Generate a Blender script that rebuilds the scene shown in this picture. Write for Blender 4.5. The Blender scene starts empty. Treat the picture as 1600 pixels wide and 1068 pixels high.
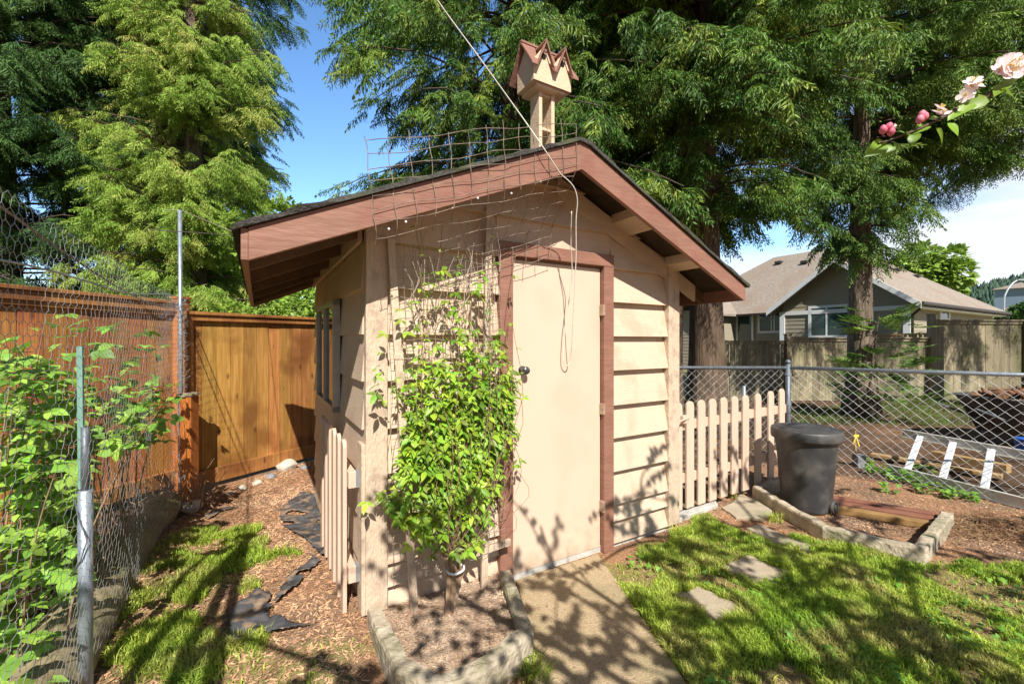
import bpy, math, random
import numpy as np
from mathutils import Vector, Matrix
random.seed(7); rng=np.random.default_rng(7)
R=math.radians
sc=bpy.context.scene
col=sc.collection
F=670.0; HZ=533.0; CH=1.5
def P(px,py,Y): return Vector(((px-800)/F*Y, Y, CH+(HZ-py)/F*Y))
def G(px,py,z=0.0):
    Y=(CH-z)*F/(py-HZ); return Vector(((px-800)/F*Y,Y,z))
U=Vector((.8602,.5100,0)); V=Vector((-.5100,.8602,0)); C0=Vector((-.766,2.253,0)); Z=Vector((0,0,1))
def S(u,v,z=0.0): return C0+U*u+V*v+Z*z

# ------------------------------------------------------------------ noise
def vnoise(x,y,scale,seed=0):
    r=np.random.default_rng(seed+1000).random((64,64))
    x=np.asarray(x)*scale+17.3; y=np.asarray(y)*scale+9.7
    xi=np.floor(x).astype(int); yi=np.floor(y).astype(int); fx=x-xi; fy=y-yi
    fx=fx*fx*(3-2*fx); fy=fy*fy*(3-2*fy)
    a=r[xi%64,yi%64]; b=r[(xi+1)%64,yi%64]; c=r[xi%64,(yi+1)%64]; d=r[(xi+1)%64,(yi+1)%64]
    return (a*(1-fx)+b*fx)*(1-fy)+(c*(1-fx)+d*fx)*fy
def fbm(x,y,scale,seed=0):
    return .55*vnoise(x,y,scale,seed)+.3*vnoise(x,y,scale*2.1,seed+1)+.15*vnoise(x,y,scale*4.3,seed+2)
def sstep(t):
    t=np.clip(t,0,1); return t*t*(3-2*t)
def gh(x,y):
    x=np.asarray(x,float); y=np.asarray(y,float)
    b=.085*sstep((-.5-x)/.35)*sstep((3.7-y)/1.3)
    near=sstep((14-np.abs(y-3))/6)*sstep((14-np.abs(x))/6)
    return b+near*(.02*(fbm(x,y,1.7,5)-.5)-.004)
def inpoly(x,y,poly):
    x=np.asarray(x);y=np.asarray(y); r=np.zeros(x.shape,bool); n=len(poly)
    for i in range(n):
        x0,y0=poly[i][0],poly[i][1]; x1,y1=poly[(i+1)%n][0],poly[(i+1)%n][1]
        c=((y0>y)!=(y1>y))&(x<(x1-x0)*(y-y0)/((y1-y0) or 1e-9)+x0); r^=c
    return r

# ------------------------------------------------------------------ materials
def lin(c): return tuple(c)+(1,)
def mat(name,c1,c2=None,scale=6,rough=.75,bump=0,bscale=30,stretch=(1,1,1),island=0,metal=0,trans=0,detail=6,spec=.4,contrast=(.35,.65),c3=None,s3=2,vor=0,hue=0,knots=0,dirt=None):
    m=bpy.data.materials.new(name); m.use_nodes=True; nt=m.node_tree; N=nt.nodes; L=nt.links
    b=N['Principled BSDF']; out=N['Material Output']
    b.inputs['Roughness'].default_value=rough; b.inputs['Metallic'].default_value=metal
    b.inputs['Specular IOR Level'].default_value=spec
    tc=N.new('ShaderNodeTexCoord'); mp=N.new('ShaderNodeMapping'); mp.inputs['Scale'].default_value=stretch
    L.new(tc.outputs['Object'],mp.inputs[0])
    no=N.new('ShaderNodeTexNoise'); no.inputs['Scale'].default_value=scale; no.inputs['Detail'].default_value=detail; no.inputs['Roughness'].default_value=.6
    L.new(mp.outputs[0],no.inputs[0])
    cr=N.new('ShaderNodeValToRGB'); cr.color_ramp.elements[0].position=contrast[0]; cr.color_ramp.elements[1].position=contrast[1]
    cr.color_ramp.elements[0].color=lin(c1); cr.color_ramp.elements[1].color=lin(c2 or c1)
    L.new(no.outputs[0],cr.inputs[0]); cur=cr.outputs[0]
    if c3:
        n3=N.new('ShaderNodeTexNoise'); n3.inputs['Scale'].default_value=s3; n3.inputs['Detail'].default_value=4
        L.new(tc.outputs['Object'],n3.inputs[0])
        r3=N.new('ShaderNodeValToRGB'); r3.color_ramp.elements[0].position=.5; r3.color_ramp.elements[1].position=.66
        L.new(n3.outputs[0],r3.inputs[0])
        mx=N.new('ShaderNodeMix'); mx.data_type='RGBA'; L.new(r3.outputs[0],mx.inputs[0]); L.new(cur,mx.inputs[6]); mx.inputs[7].default_value=lin(c3); cur=mx.outputs[2]
    if dirt:
        sx=N.new('ShaderNodeSeparateXYZ'); L.new(tc.outputs['Object'],sx.inputs[0])
        nd=N.new('ShaderNodeTexNoise'); nd.inputs['Scale'].default_value=9; nd.inputs['Detail'].default_value=7; L.new(tc.outputs['Object'],nd.inputs[0])
        a1=N.new('ShaderNodeMath'); a1.operation='MULTIPLY_ADD'; L.new(nd.outputs[0],a1.inputs[0]); a1.inputs[1].default_value=.55; a1.inputs[2].default_value=-.14
        a2=N.new('ShaderNodeMath'); a2.operation='SUBTRACT'; L.new(a1.outputs[0],a2.inputs[0]); L.new(sx.outputs[2],a2.inputs[1])
        rd=N.new('ShaderNodeMapRange'); rd.inputs[1].default_value=-.04; rd.inputs[2].default_value=.16; rd.inputs[4].default_value=.55; L.new(a2.outputs[0],rd.inputs[0])
        md_=N.new('ShaderNodeMix'); md_.data_type='RGBA'; L.new(rd.outputs[0],md_.inputs[0]); L.new(cur,md_.inputs[6]); md_.inputs[7].default_value=lin(dirt); cur=md_.outputs[2]
    if knots:
        m2_=N.new('ShaderNodeMapping'); m2_.inputs['Scale'].default_value=(7,7,3.2); L.new(tc.outputs['Object'],m2_.inputs[0])
        vo=N.new('ShaderNodeTexVoronoi'); vo.inputs['Scale'].default_value=1.0; L.new(m2_.outputs[0],vo.inputs[0])
        rk=N.new('ShaderNodeValToRGB'); rk.color_ramp.elements[0].position=.07; rk.color_ramp.elements[1].position=.16; rk.color_ramp.elements[0].color=lin((knots,)*3); rk.color_ramp.elements[1].color=(0,0,0,1); L.new(vo.outputs['Distance'],rk.inputs[0])
        mk=N.new('ShaderNodeMix'); mk.data_type='RGBA'; L.new(rk.outputs[0],mk.inputs[0]); L.new(cur,mk.inputs[6]); mk.inputs[7].default_value=(c1[0]*.35,c1[1]*.3,c1[2]*.3,1); cur=mk.outputs[2]
    if island:
        g=N.new('ShaderNodeNewGeometry'); mr=N.new('ShaderNodeMapRange'); mr.inputs[3].default_value=1-island; mr.inputs[4].default_value=1+island
        L.new(g.outputs['Random Per Island'],mr.inputs[0]); hs=N.new('ShaderNodeHueSaturation'); L.new(mr.outputs[0],hs.inputs['Value']); L.new(cur,hs.inputs['Color'])
        if hue:
            m2=N.new('ShaderNodeMath'); m2.operation='MULTIPLY'; m2.inputs[1].default_value=7.31; L.new(g.outputs['Random Per Island'],m2.inputs[0])
            m3=N.new('ShaderNodeMath'); m3.operation='FRACT'; L.new(m2.outputs[0],m3.inputs[0])
            m4=N.new('ShaderNodeMapRange'); m4.inputs[3].default_value=.5-hue; m4.inputs[4].default_value=.5+hue; L.new(m3.outputs[0],m4.inputs[0]); L.new(m4.outputs[0],hs.inputs['Hue'])
        cur=hs.outputs[0]
    L.new(cur,b.inputs['Base Color'])
    if bump:
        nb=N.new('ShaderNodeTexNoise') if not vor else N.new('ShaderNodeTexVoronoi')
        nb.inputs['Scale'].default_value=bscale
        if not vor: nb.inputs['Detail'].default_value=5
        L.new(mp.outputs[0],nb.inputs[0]); bp=N.new('ShaderNodeBump'); bp.inputs['Strength'].default_value=min(1,bump); bp.inputs['Distance'].default_value=.01*max(1,bump)
        L.new(nb.outputs[0],bp.inputs['Height']); L.new(bp.outputs[0],b.inputs['Normal'])
    if trans:
        t=N.new('ShaderNodeBsdfTranslucent'); ms=N.new('ShaderNodeMixShader'); ms.inputs[0].default_value=trans
        L.new(cur,t.inputs[0]); L.new(b.outputs[0],ms.inputs[1]); L.new(t.outputs[0],ms.inputs[2]); L.new(ms.outputs[0],out.inputs[0])
    return m
M={}
M['cream']=mat('cream_paint',(.59,.45,.325),(.63,.485,.355),scale=5,rough=.62,bump=.4,bscale=40,stretch=(1,1,5),c3=(.54,.385,.27),s3=4,dirt=(.30,.20,.12))
M['cream_post']=mat('cream_rough_paint',(.58,.445,.32),(.63,.49,.36),scale=8,rough=.7,bump=.9,bscale=60,stretch=(2,2,.5),c3=(.45,.34,.25),s3=11,dirt=(.30,.20,.12))
M['door']=mat('door_paint',(.63,.475,.355),(.65,.49,.37),scale=2,rough=.5,bump=.08,bscale=50,c3=(.60,.45,.335),s3=3,dirt=(.36,.25,.16))
M['brown']=mat('brown_paint',(.24,.118,.078),(.30,.146,.10),scale=4,rough=.6,bump=.35,bscale=11,stretch=(1,1,5),c3=(.25,.11,.075),s3=7)
M['picket']=mat('picket_paint',(.60,.43,.32),(.66,.48,.36),scale=9,rough=.65,bump=.3,bscale=40,stretch=(2,2,.5),island=.05)
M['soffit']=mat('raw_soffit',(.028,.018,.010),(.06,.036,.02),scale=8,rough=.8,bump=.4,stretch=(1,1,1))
M['rafter']=mat('rafter_wood',(.17,.10,.05),(.12,.07,.035),scale=12,rough=.75,bump=.4)
M['shingle']=mat('old_shingle',(.035,.033,.03),(.09,.085,.07),scale=60,rough=.95,bump=1,bscale=120,c3=(.08,.085,.045),s3=6)
M['fdn']=mat('foundation',(.55,.53,.48),(.4,.38,.34),scale=14,rough=.9,bump=.6,bscale=50)
M['concrete']=mat('concrete',(.36,.30,.21),(.50,.42,.31),scale=4,rough=.95,bump=.7,bscale=160,c3=(.30,.27,.17),s3=2.2)
M['slab']=mat('exposed_concrete',(.28,.20,.11),(.54,.42,.26),scale=110,rough=.95,bump=.7,bscale=120,c3=(.25,.22,.12),s3=1.7,contrast=(.3,.75))
M['curb']=mat('rough_curb',(.33,.27,.19),(.52,.44,.33),scale=7,rough=.95,bump=1.6,bscale=38,c3=(.24,.22,.13),s3=5)
M['stone_grey']=mat('stone',(.42,.37,.30),(.62,.56,.47),scale=7,rough=.9,bump=1,bscale=16)
M['stone_dark']=mat('grey_stone',(.17,.18,.19),(.28,.28,.28),scale=7,rough=.9,bump=1,bscale=16)
M['cedar']=mat('stained_cedar',(.33,.15,.033),(.50,.25,.07),scale=5,rough=.6,bump=.35,bscale=18,stretch=(7,7,.5),island=.22,c3=(.24,.10,.025),s3=2.2,hue=.014,knots=.8)
M['cedar_red']=mat('stained_cedar_red',(.32,.125,.035),(.47,.205,.06),scale=5,rough=.6,bump=.35,bscale=18,stretch=(7,7,.5),island=.25,c3=(.20,.07,.022),s3=2.2,hue=.014,knots=.8)
M['cedar_post']=mat('orange_post',(.50,.17,.03),(.36,.11,.025),scale=6,rough=.6,bump=.4,bscale=20,stretch=(6,6,.5))
M['grey_wood']=mat('weathered_wood',(.20,.165,.10),(.33,.28,.18),scale=5,rough=.9,bump=.5,bscale=20,stretch=(7,7,.6),island=.28,c3=(.15,.15,.07),s3=1.4,knots=.6)
M['plank']=mat('yellow_plank',(.34,.20,.075),(.48,.31,.13),scale=6,rough=.8,bump=.4,bscale=30,stretch=(1,5,5),island=.15)
M['redboard']=mat('red_board',(.20,.075,.045),(.27,.115,.07),scale=8,rough=.7,bump=.4,bscale=30,island=.15)
M['yboard']=mat('ochre_board',(.33,.20,.07),(.25,.14,.05),scale=8,rough=.8,bump=.4,bscale=30)
M['galv']=mat('galvanised',(.26,.31,.36),(.40,.45,.49),scale=14,rough=.42,metal=.55,bump=.15,bscale=60)
M['wire']=mat('galv_wire',(.42,.42,.41),(.55,.55,.53),scale=20,rough=.45,metal=.5)
M['hexwire']=mat('hex_wire',(.34,.35,.36),(.48,.49,.50),scale=20,rough=.5,metal=.4)
M['rustwire']=mat('rusty_wire',(.15,.11,.085),(.38,.29,.22),scale=18,rough=.7,metal=.2)
M['palewire']=mat('pale_wire',(.40,.33,.25),(.26,.2,.15),scale=10,rough=.7)
M['darkmetal']=mat('dark_rail',(.10,.115,.13),(.17,.19,.21),scale=20,rough=.5,metal=.4)
M['green_post']=mat('green_post',(.16,.32,.25),(.22,.4,.32),scale=12,rough=.6)
M['alu']=mat('aluminium',(.72,.73,.75),(.85,.86,.87),scale=8,rough=.45,metal=.1,bump=.1)
M['alurail']=mat('aluminium_rail',(.55,.53,.48),(.70,.68,.63),scale=10,rough=.5,metal=.15)
M['black']=mat('black_plastic',(.03,.03,.032),(.055,.053,.052),scale=5,rough=.48,bump=.2,bscale=220,spec=.5,c3=(.095,.088,.08),s3=5)
M['fabric']=mat('landscape_fabric',(.035,.036,.04),(.11,.112,.12),scale=9,rough=.5,bump=1.4,bscale=14,c3=(.30,.21,.14),s3=13)
M['rope']=mat('cord',(.74,.70,.62),(.62,.57,.48),scale=60,rough=.9)
M['knob']=mat('knob',(.10,.11,.11),(.2,.21,.2),scale=20,rough=.3,metal=.8)
M['hinge']=mat('painted_hinge',(.35,.2,.13),(.5,.4,.3),scale=40,rough=.5,metal=.3)
M['hole']=mat('dark_hole',(.01,.008,.006),rough=1)
M['bird_roof']=mat('birdhouse_roof',(.24,.115,.08),(.30,.15,.105),scale=10,rough=.7,bump=.4,bscale=40)
M['birdwood']=mat('birdhouse_wood',(.60,.44,.29),(.68,.51,.35),scale=10,rough=.7,bump=.3,bscale=50)
M['bark']=mat('cedar_bark',(.045,.03,.02),(.20,.135,.085),scale=5,rough=.95,bump=2.5,bscale=6,stretch=(5,5,.6),c3=(.12,.08,.055),s3=3,contrast=(.35,.7))
M['bark2']=mat('grey_bark',(.07,.05,.035),(.24,.18,.13),scale=6,rough=.95,bump=2.2,bscale=7,stretch=(4,4,.9),contrast=(.35,.7))
M['limb']=mat('limb_bark',(.07,.045,.03),(.14,.1,.07),scale=12,rough=.9,bump=.6)
M['twig']=mat('dry_twig',(.34,.22,.13),(.24,.15,.09),scale=12,rough=.9,bump=.4)
M['log']=mat('mossy_log',(.20,.16,.085),(.34,.275,.16),scale=5,rough=.95,bump=1.6,bscale=10,stretch=(1,1,1),c3=(.16,.155,.06),s3=4)
M['glass']=mat('window_glass',(.012,.02,.022),rough=.03,spec=.8)
M['glass_teal']=mat('teal_glass',(.02,.045,.045),(.04,.08,.08),scale=1,rough=.04,spec=.8)
M['winframe']=mat('grey_frame',(.34,.33,.31),(.44,.43,.40),scale=8,rough=.4,metal=.4)
M['white']=mat('white_trim',(.74,.75,.75),(.80,.81,.81),scale=3,rough=.5)
M['taupe']=mat('taupe_siding',(.31,.27,.20),(.36,.31,.235),scale=3,rough=.7,stretch=(1,1,20),bump=.2)
M['roofh']=mat('house_shingle',(.21,.175,.14),(.36,.30,.24),scale=9,rough=.95,bump=.5,bscale=30,stretch=(1,1,3),c3=(.27,.205,.155),s3=.8)
M['gutter']=mat('gutter',(.035,.025,.02),rough=.4)
M['vent']=mat('roof_vent',(.05,.045,.04),rough=.6)
M['lamp']=mat('lamp_steel',(.45,.48,.5),rough=.5,metal=.3)
M['leaf_vine']=mat('vine_leaf',(.15,.30,.022),(.36,.52,.05),scale=4,rough=.45,island=.5,trans=.34,spec=.45,hue=.03)
M['leaf_rasp']=mat('raspberry_leaf',(.19,.38,.04),(.36,.56,.09),scale=3,rough=.5,island=.4,trans=.35,hue=.02)
M['leaf_apple']=mat('apple_leaf',(.20,.36,.03),(.30,.46,.05),scale=5,rough=.4,island=.25,trans=.4,spec=.5)
M['leaf_weed']=mat('weed_leaf',(.11,.26,.025),(.2,.38,.05),scale=4,rough=.5,island=.35,trans=.25)
M['petal']=mat('blossom_petal',(.88,.62,.66),(.92,.84,.84),scale=30,rough=.6,trans=.35,island=.1)
M['bud']=mat('pink_bud',(.72,.10,.2),(.8,.3,.38),scale=20,rough=.5,trans=.2)
M['stamen']=mat('stamen',(.75,.6,.2),rough=.7)
M['stem']=mat('green_stem',(.14,.17,.05),(.22,.2,.08),scale=20,rough=.7)
M['fol_dark']=mat('cedar_foliage_dark',(.036,.095,.014),(.14,.26,.038),scale=.9,rough=.55,island=.5,trans=.22,spec=.35,c3=(.32,.40,.06),s3=1.2,hue=.02)
M['fol_mid']=mat('cedar_foliage_mid',(.055,.13,.02),(.18,.30,.045),scale=.8,rough=.55,island=.5,trans=.22,spec=.35,c3=(.24,.34,.06),s3=1.2,hue=.02)
M['fol_light']=mat('cypress_foliage_light',(.20,.33,.045),(.36,.50,.085),scale=.8,rough=.6,island=.35,trans=.28,spec=.3,c3=(.46,.48,.12),s3=1.1,hue=.02)
M['fol_far']=mat('cypress_foliage_shaded',(.035,.095,.022),(.10,.19,.04),scale=.8,rough=.6,island=.5,trans=.2,spec=.3,hue=.015)  # shade on the left cypress is put into this dark green
M['fol_shrub']=mat('shrub_foliage',(.18,.30,.04),(.32,.46,.07),scale=1.2,rough=.5,island=.4,trans=.3)
M['hill']=mat('hill_forest',(.018,.04,.025),(.05,.095,.05),scale=.12,rough=1,bump=1,bscale=.3)
M['grass']=mat('grass_blades',(.26,.42,.04),(.52,.62,.10),scale=1.6,rough=.55,island=.55,trans=.4,spec=.25,c3=(.50,.48,.15),s3=2.6,hue=.02)
M['grass_shade']=mat('back_grass_shaded',(.07,.13,.02),(.15,.24,.04),scale=2,rough=.6,island=.4,trans=.2)  # darker copy of the grass colour with shade painted in
M['chips']=mat('mulch_chips',(.30,.15,.075),(.58,.36,.21),scale=2,rough=.9,island=.55,hue=.015)
M['gravel']=mat('planter_gravel',(.30,.18,.11),(.62,.47,.34),scale=4,rough=.95,island=.45)
M['dirt2']=mat('planter_soil',(.32,.21,.14),(.48,.36,.25),scale=30,rough=1,bump=1.2,bscale=70)
M['strawm']=mat('dry_straw',(.24,.13,.07),(.38,.24,.13),scale=4,rough=.9,island=.5)
M['barkchunk']=mat('bark_chunk',(.11,.05,.025),(.2,.1,.05),scale=10,rough=.9,bump=1,bscale=20,island=.3)
M['yellow']=mat('yellow_ribbon',(.75,.55,.06),rough=.6)
M['bluep']=mat('blue_plastic',(.03,.12,.5),rough=.5)
M['furn']=mat('black_iron',(.02,.02,.02),rough=.5)

# ------------------------------------------------------------------ object helpers
ORG={}
def link(o,parent=None,label=None,cat=None,group=None,kind=None):
    col.objects.link(o)
    if parent is not None: o.parent=parent
    if label: o['label']=label
    if cat: o['category']=cat
    if group: o['group']=group
    if kind: o['kind']=kind
    return o
def thing(name,loc,label,cat,group=None):
    o=bpy.data.objects.new(name,None); o.location=loc; o.empty_display_size=.1
    link(o,None,label,cat,group); ORG[o.name]=Vector(loc); return o
def org(parent,loc=None):
    if parent is None: return Vector(loc) if loc is not None else Vector((0,0,0))
    return ORG[parent.name]
def fast(name,Vv,Fs,m,parent=None,loc=None,smooth=False,mi=None,mats=None,**kw):
    og=org(parent,loc); Vv=np.asarray(Vv,np.float32)-np.array(og,np.float32)
    me=bpy.data.meshes.new(name); Fs=[np.asarray(f,np.int32) for f in Fs if len(f)]
    nl=sum(f.size for f in Fs); nf=sum(len(f) for f in Fs)
    me.vertices.add(len(Vv)); me.vertices.foreach_set('co',Vv.ravel())
    me.loops.add(nl); me.loops.foreach_set('vertex_index',np.concatenate([f.ravel() for f in Fs]))
    me.polygons.add(nf); tot=np.concatenate([np.full(len(f),f.shape[1],np.int32) for f in Fs])
    st=np.concatenate([[0],np.cumsum(tot)[:-1]]).astype(np.int32)
    me.polygons.foreach_set('loop_start',st); me.polygons.foreach_set('loop_total',tot)
    if smooth: me.polygons.foreach_set('use_smooth',np.ones(nf,bool))
    for mm in (mats or [m]): me.materials.append(mm)
    if mi is not None: me.polygons.foreach_set('material_index',np.asarray(mi,np.int32))
    me.update(calc_edges=True); me.validate()
    o=bpy.data.objects.new(name,me)
    if parent is None and loc is not None: o.location=loc
    if parent is not None: pass
    link(o,parent,**kw); ORG[o.name]=Vector(og); return o
class MB:
    def __init__(s): s.v=[]; s.f=[]
    def add(s,vs,fs):
        n=len(s.v); s.v+= [tuple(x) for x in vs]; s.f+=[tuple(i+n for i in f) for f in fs]; return s
    def box(s,c,a,b,d):   # centre, three half-axis vectors
        c=Vector(c); vs=[c+a*i+b*j+d*k for k in(-1,1) for j in(-1,1) for i in(-1,1)]
        return s.add(vs,[(0,2,3,1),(4,5,7,6),(0,1,5,4),(2,6,7,3),(0,4,6,2),(1,3,7,5)])
    def ubox(s,u0,u1,v0,v1,z0,z1,fr=None):
        fr=fr or S; vs=[fr(u,v,z) for z in(z0,z1) for v in(v0,v1) for u in(u0,u1)]
        return s.add(vs,[(0,2,3,1),(4,5,7,6),(0,1,5,4),(2,6,7,3),(0,4,6,2),(1,3,7,5)])
    def prism(s,pts,ext):
        n=len(pts); ext=Vector(ext); a=[Vector(p) for p in pts]; vs=a+[p+ext for p in a]
        return s.add(vs,[tuple(range(n))[::-1],tuple(range(n,2*n))]+[(i,(i+1)%n,n+(i+1)%n,n+i) for i in range(n)])
    def tube(s,path,rad,n=6,cap=True,flute=None):
        path=[Vector(p) for p in path]; N=len(path)
        if not hasattr(rad,'__len__'): rad=[rad]*N
        vs=[]; fs=[]; prev=None
        for i,p in enumerate(path):
            t=(path[min(i+1,N-1)]-path[max(i-1,0)]).normalized()
            if prev is None:
                a=t.orthogonal().normalized()
            else:
                a=(prev-t*prev.dot(t)); a=a.normalized() if a.length>1e-6 else t.orthogonal().normalized()
            prev=a; b=t.cross(a)
            for k in range(n):
                an=2*math.pi*k/n; r=rad[i]*(flute(k/n,i/(N-1)) if flute else 1)
                vs.append(p+a*math.cos(an)*r+b*math.sin(an)*r)
        for i in range(N-1):
            for k in range(n): fs.append((i*n+k,i*n+(k+1)%n,(i+1)*n+(k+1)%n,(i+1)*n+k))
        if cap: fs.append(tuple(range(n))[::-1]); fs.append(tuple(range((N-1)*n,N*n)))
        return s.add(vs,fs)
    def lathe(s,c,prof,n=32,sx=1):
        c=Vector(c); vs=[];fs=[]
        for r,z in prof:
            for k in range(n):
                a=2*math.pi*k/n; vs.append(c+Vector((r*math.cos(a),r*math.sin(a),z)))
        for i in range(len(prof)-1):
            for k in range(n): fs.append((i*n+k,i*n+(k+1)%n,(i+1)*n+(k+1)%n,(i+1)*n+k))
        fs.append(tuple(range(n))[::-1]); fs.append(tuple(range((len(prof)-1)*n,len(prof)*n)))
        return s.add(vs,fs)
    def build(s,name,m,parent=None,loc=None,bevel=0,smooth=False,**kw):
        og=org(parent,loc); me=bpy.data.meshes.new(name)
        me.from_pydata([tuple(Vector(v)-og) for v in s.v],[],s.f); me.materials.append(m)
        if smooth:
            for p in me.polygons: p.use_smooth=True
        me.update(); o=bpy.data.objects.new(name,me)
        if parent is None and loc is not None: o.location=loc
        link(o,parent,**kw); ORG[o.name]=Vector(og)
        if bevel:
            md=o.modifiers.new('b','BEVEL'); md.width=bevel; md.segments=2; md.limit_method='ANGLE'; md.angle_limit=R(40)
        return o
def wires(segs,r,n=4):
    """segs (N,2,3) -> verts, quad faces"""
    segs=np.asarray(segs,float); A=segs[:,0];B=segs[:,1]; d=B-A; L=np.linalg.norm(d,axis=1,keepdims=True); d=d/np.maximum(L,1e-9)
    ref=np.where(np.abs(d[:,2:3])<.9,np.array([[0,0,1.]]),np.array([[1.,0,0]])); a=np.cross(d,ref); a/=np.linalg.norm(a,axis=1,keepdims=True); b=np.cross(d,a)
    vs=[]
    for base in (A,B):
        for k in range(n):
            an=2*math.pi*k/n; vs.append(base+(a*math.cos(an)+b*math.sin(an))*r)
    Vv=np.stack(vs,1).reshape(-1,3); N=len(segs); base=np.arange(N)[:,None]*2*n
    Fq=np.concatenate([base+np.array([[k,(k+1)%n,n+(k+1)%n,n+k]]) for k in range(n)])
    return Vv,Fq
def polyseg(paths):
    out=[]
    for p in paths:
        p=[tuple(q) for q in p]; out+= [(p[i],p[i+1]) for i in range(len(p)-1)]
    return out
def inst(TV,TF,pos,X,Yv,scale):
    """template copies: x axis X, y axis ~Yv (N,3)"""
    X=X/np.linalg.norm(X,axis=1,keepdims=True); Yv=Yv-X*np.sum(X*Yv,1,keepdims=True); ln=np.linalg.norm(Yv,axis=1,keepdims=True); Yv=Yv/np.maximum(ln,1e-6); Zv=np.cross(X,Yv)
    scale=np.asarray(scale).reshape(-1,1,1)
    W=(TV[None,:,0:1]*X[:,None]+TV[None,:,1:2]*Yv[:,None]+TV[None,:,2:3]*Zv[:,None])*scale+pos[:,None]
    n=len(TV); off=(np.arange(len(pos))*n)[:,None,None]
    return W.reshape(-1,3),(TF[None]+off).reshape(-1,TF.shape[1])
# leaf templates
def leaf_t(wd=.45,fold=.12,droop=.18,n=4):
    vs=[];fs=[]
    for i in range(n+1):
        t=i/n; w=wd*.5*math.sin(math.pi*min(1,t**.75*1.0))*(1 if i<n else 0)+.004; 
        vs+= [(t,-w,fold*w*2-droop*t*t),(t,0,-droop*t*t),(t,w,fold*w*2-droop*t*t)]
    for i in range(n):
        a=i*3; fs+=[(a,a+3,a+4,a+1),(a+1,a+4,a+5,a+2)]
    return np.array(vs,float),np.array(fs)
LEAF=leaf_t()
LEAFW=leaf_t(wd=.75,fold=.1,droop=.2)
def trifol(base):
    TV,TF=base; vs=[];fs=[];n=0
    for ang,sc_,ox in((0,1,.25),(65,.8,.1),(-65,.8,.1)):
        a=R(ang); v=TV*sc_; x=v[:,0]*math.cos(a)-v[:,1]*math.sin(a)+ox; y=v[:,0]*math.sin(a)+v[:,1]*math.cos(a)
        vs.append(np.stack([x,y,v[:,2]],1)); fs.append(TF+n); n+=len(TV)
    return np.concatenate(vs),np.concatenate(fs)
TRI=trifol(LEAF); TRIW=trifol(LEAFW)
def frond_t(n=8,seed=1,sec=2,wd=.11):
    r=random.Random(seed); vs=[];fs=[]
    def kite(p,d,l,w,z0):
        px,py=p; dx,dy=d; b=len(vs)
        dr=lambda x,y:-.35*(x*x+y*y)**.75
        for (t,s_) in((0,0),(.45,-1),(1,0),(.45,1)):
            x=px+dx*l*t-dy*w*s_; y=py+dy*l*t+dx*w*s_; vs.append((x,y,dr(x,y)+r.uniform(-.012,.012)))
        fs.append((b,b+1,b+2,b+3))
    kite((0,0),(1,0),1.0,.018,0)
    for i in range(n):
        x=.1+.84*i/n; l=(.42*(1-x)**.7+.07)*r.uniform(.8,1.15)
        for s_ in(-1,1):
            a=R(r.uniform(38,56))*s_; d=(math.cos(a),math.sin(a)); kite((x,0),d,l,.028+.02*l,0)
            for j in range(sec):
                t=.3+.5*j/max(1,sec-1) if sec>1 else .5
                for q in(-1,1):
                    a2=a+R(r.uniform(30,45))*q; kite((x+d[0]*l*t,d[1]*l*t),(math.cos(a2),math.sin(a2)),l*.42*r.uniform(.7,1.2),.02+.03*l,0)
    return np.array(vs,float),np.array(fs)
def frond_w(n=9,seed=2):
    r=random.Random(seed); vs=[];fs=[]
    def kite(p,d,l,w):
        p=Vector(p); d=Vector(d).normalized(); s_=Vector((r.gauss(0,1),r.gauss(0,1),r.gauss(0,.2))); s_=(s_-d*s_.dot(d)).normalized(); b=len(vs)
        for t,q in((0,0),(.4,-1),(1,0),(.4,1)): vs.append(tuple(p+d*l*t+s_*w*q))
        fs.append((b,b+1,b+2,b+3))
    P_=[Vector((t,0,-.55*t**1.8)) for t in [i/n for i in range(n+1)]]
    for i in range(n): 
        kite(P_[i],P_[i+1]-P_[i],.14,.012)
    for i in range(1,n+1):
        p=P_[i]; t=i/n
        for sg in(-1,1):
            l=(.34*(1-t)**.6+.12)*r.uniform(.7,1.15); d=Vector((.55,sg*r.uniform(.35,.8),-r.uniform(.25,.9))).normalized()
            kite(p,d,l,.018)
            for k in range(4):
                q=p+d*l*(.2+.22*k); kite(q,Vector((d.x*.5+r.gauss(0,.25),d.y*.5+r.gauss(0,.3),-r.uniform(.6,1.1))),l*r.uniform(.4,.7),.017)
    return np.array(vs,float),np.array(fs)
FRONDW=frond_w()
FROND=frond_t(7,1,2); FROND2=frond_t(6,5,1)

def picket_prism(mb,c,ax,nx,w,t,h):
    """rounded top picket, c bottom centre, ax across, nx thickness direction"""
    pts=[c-ax*w/2,c+ax*w/2]
    for k in range(7):
        a=math.pi*k/6; pts.append(c+ax*w/2*math.cos(a)+Z*(h-w/2+w/2*math.sin(a)))
    mb.prism([p-nx*t/2 for p in pts],nx*t)

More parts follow.
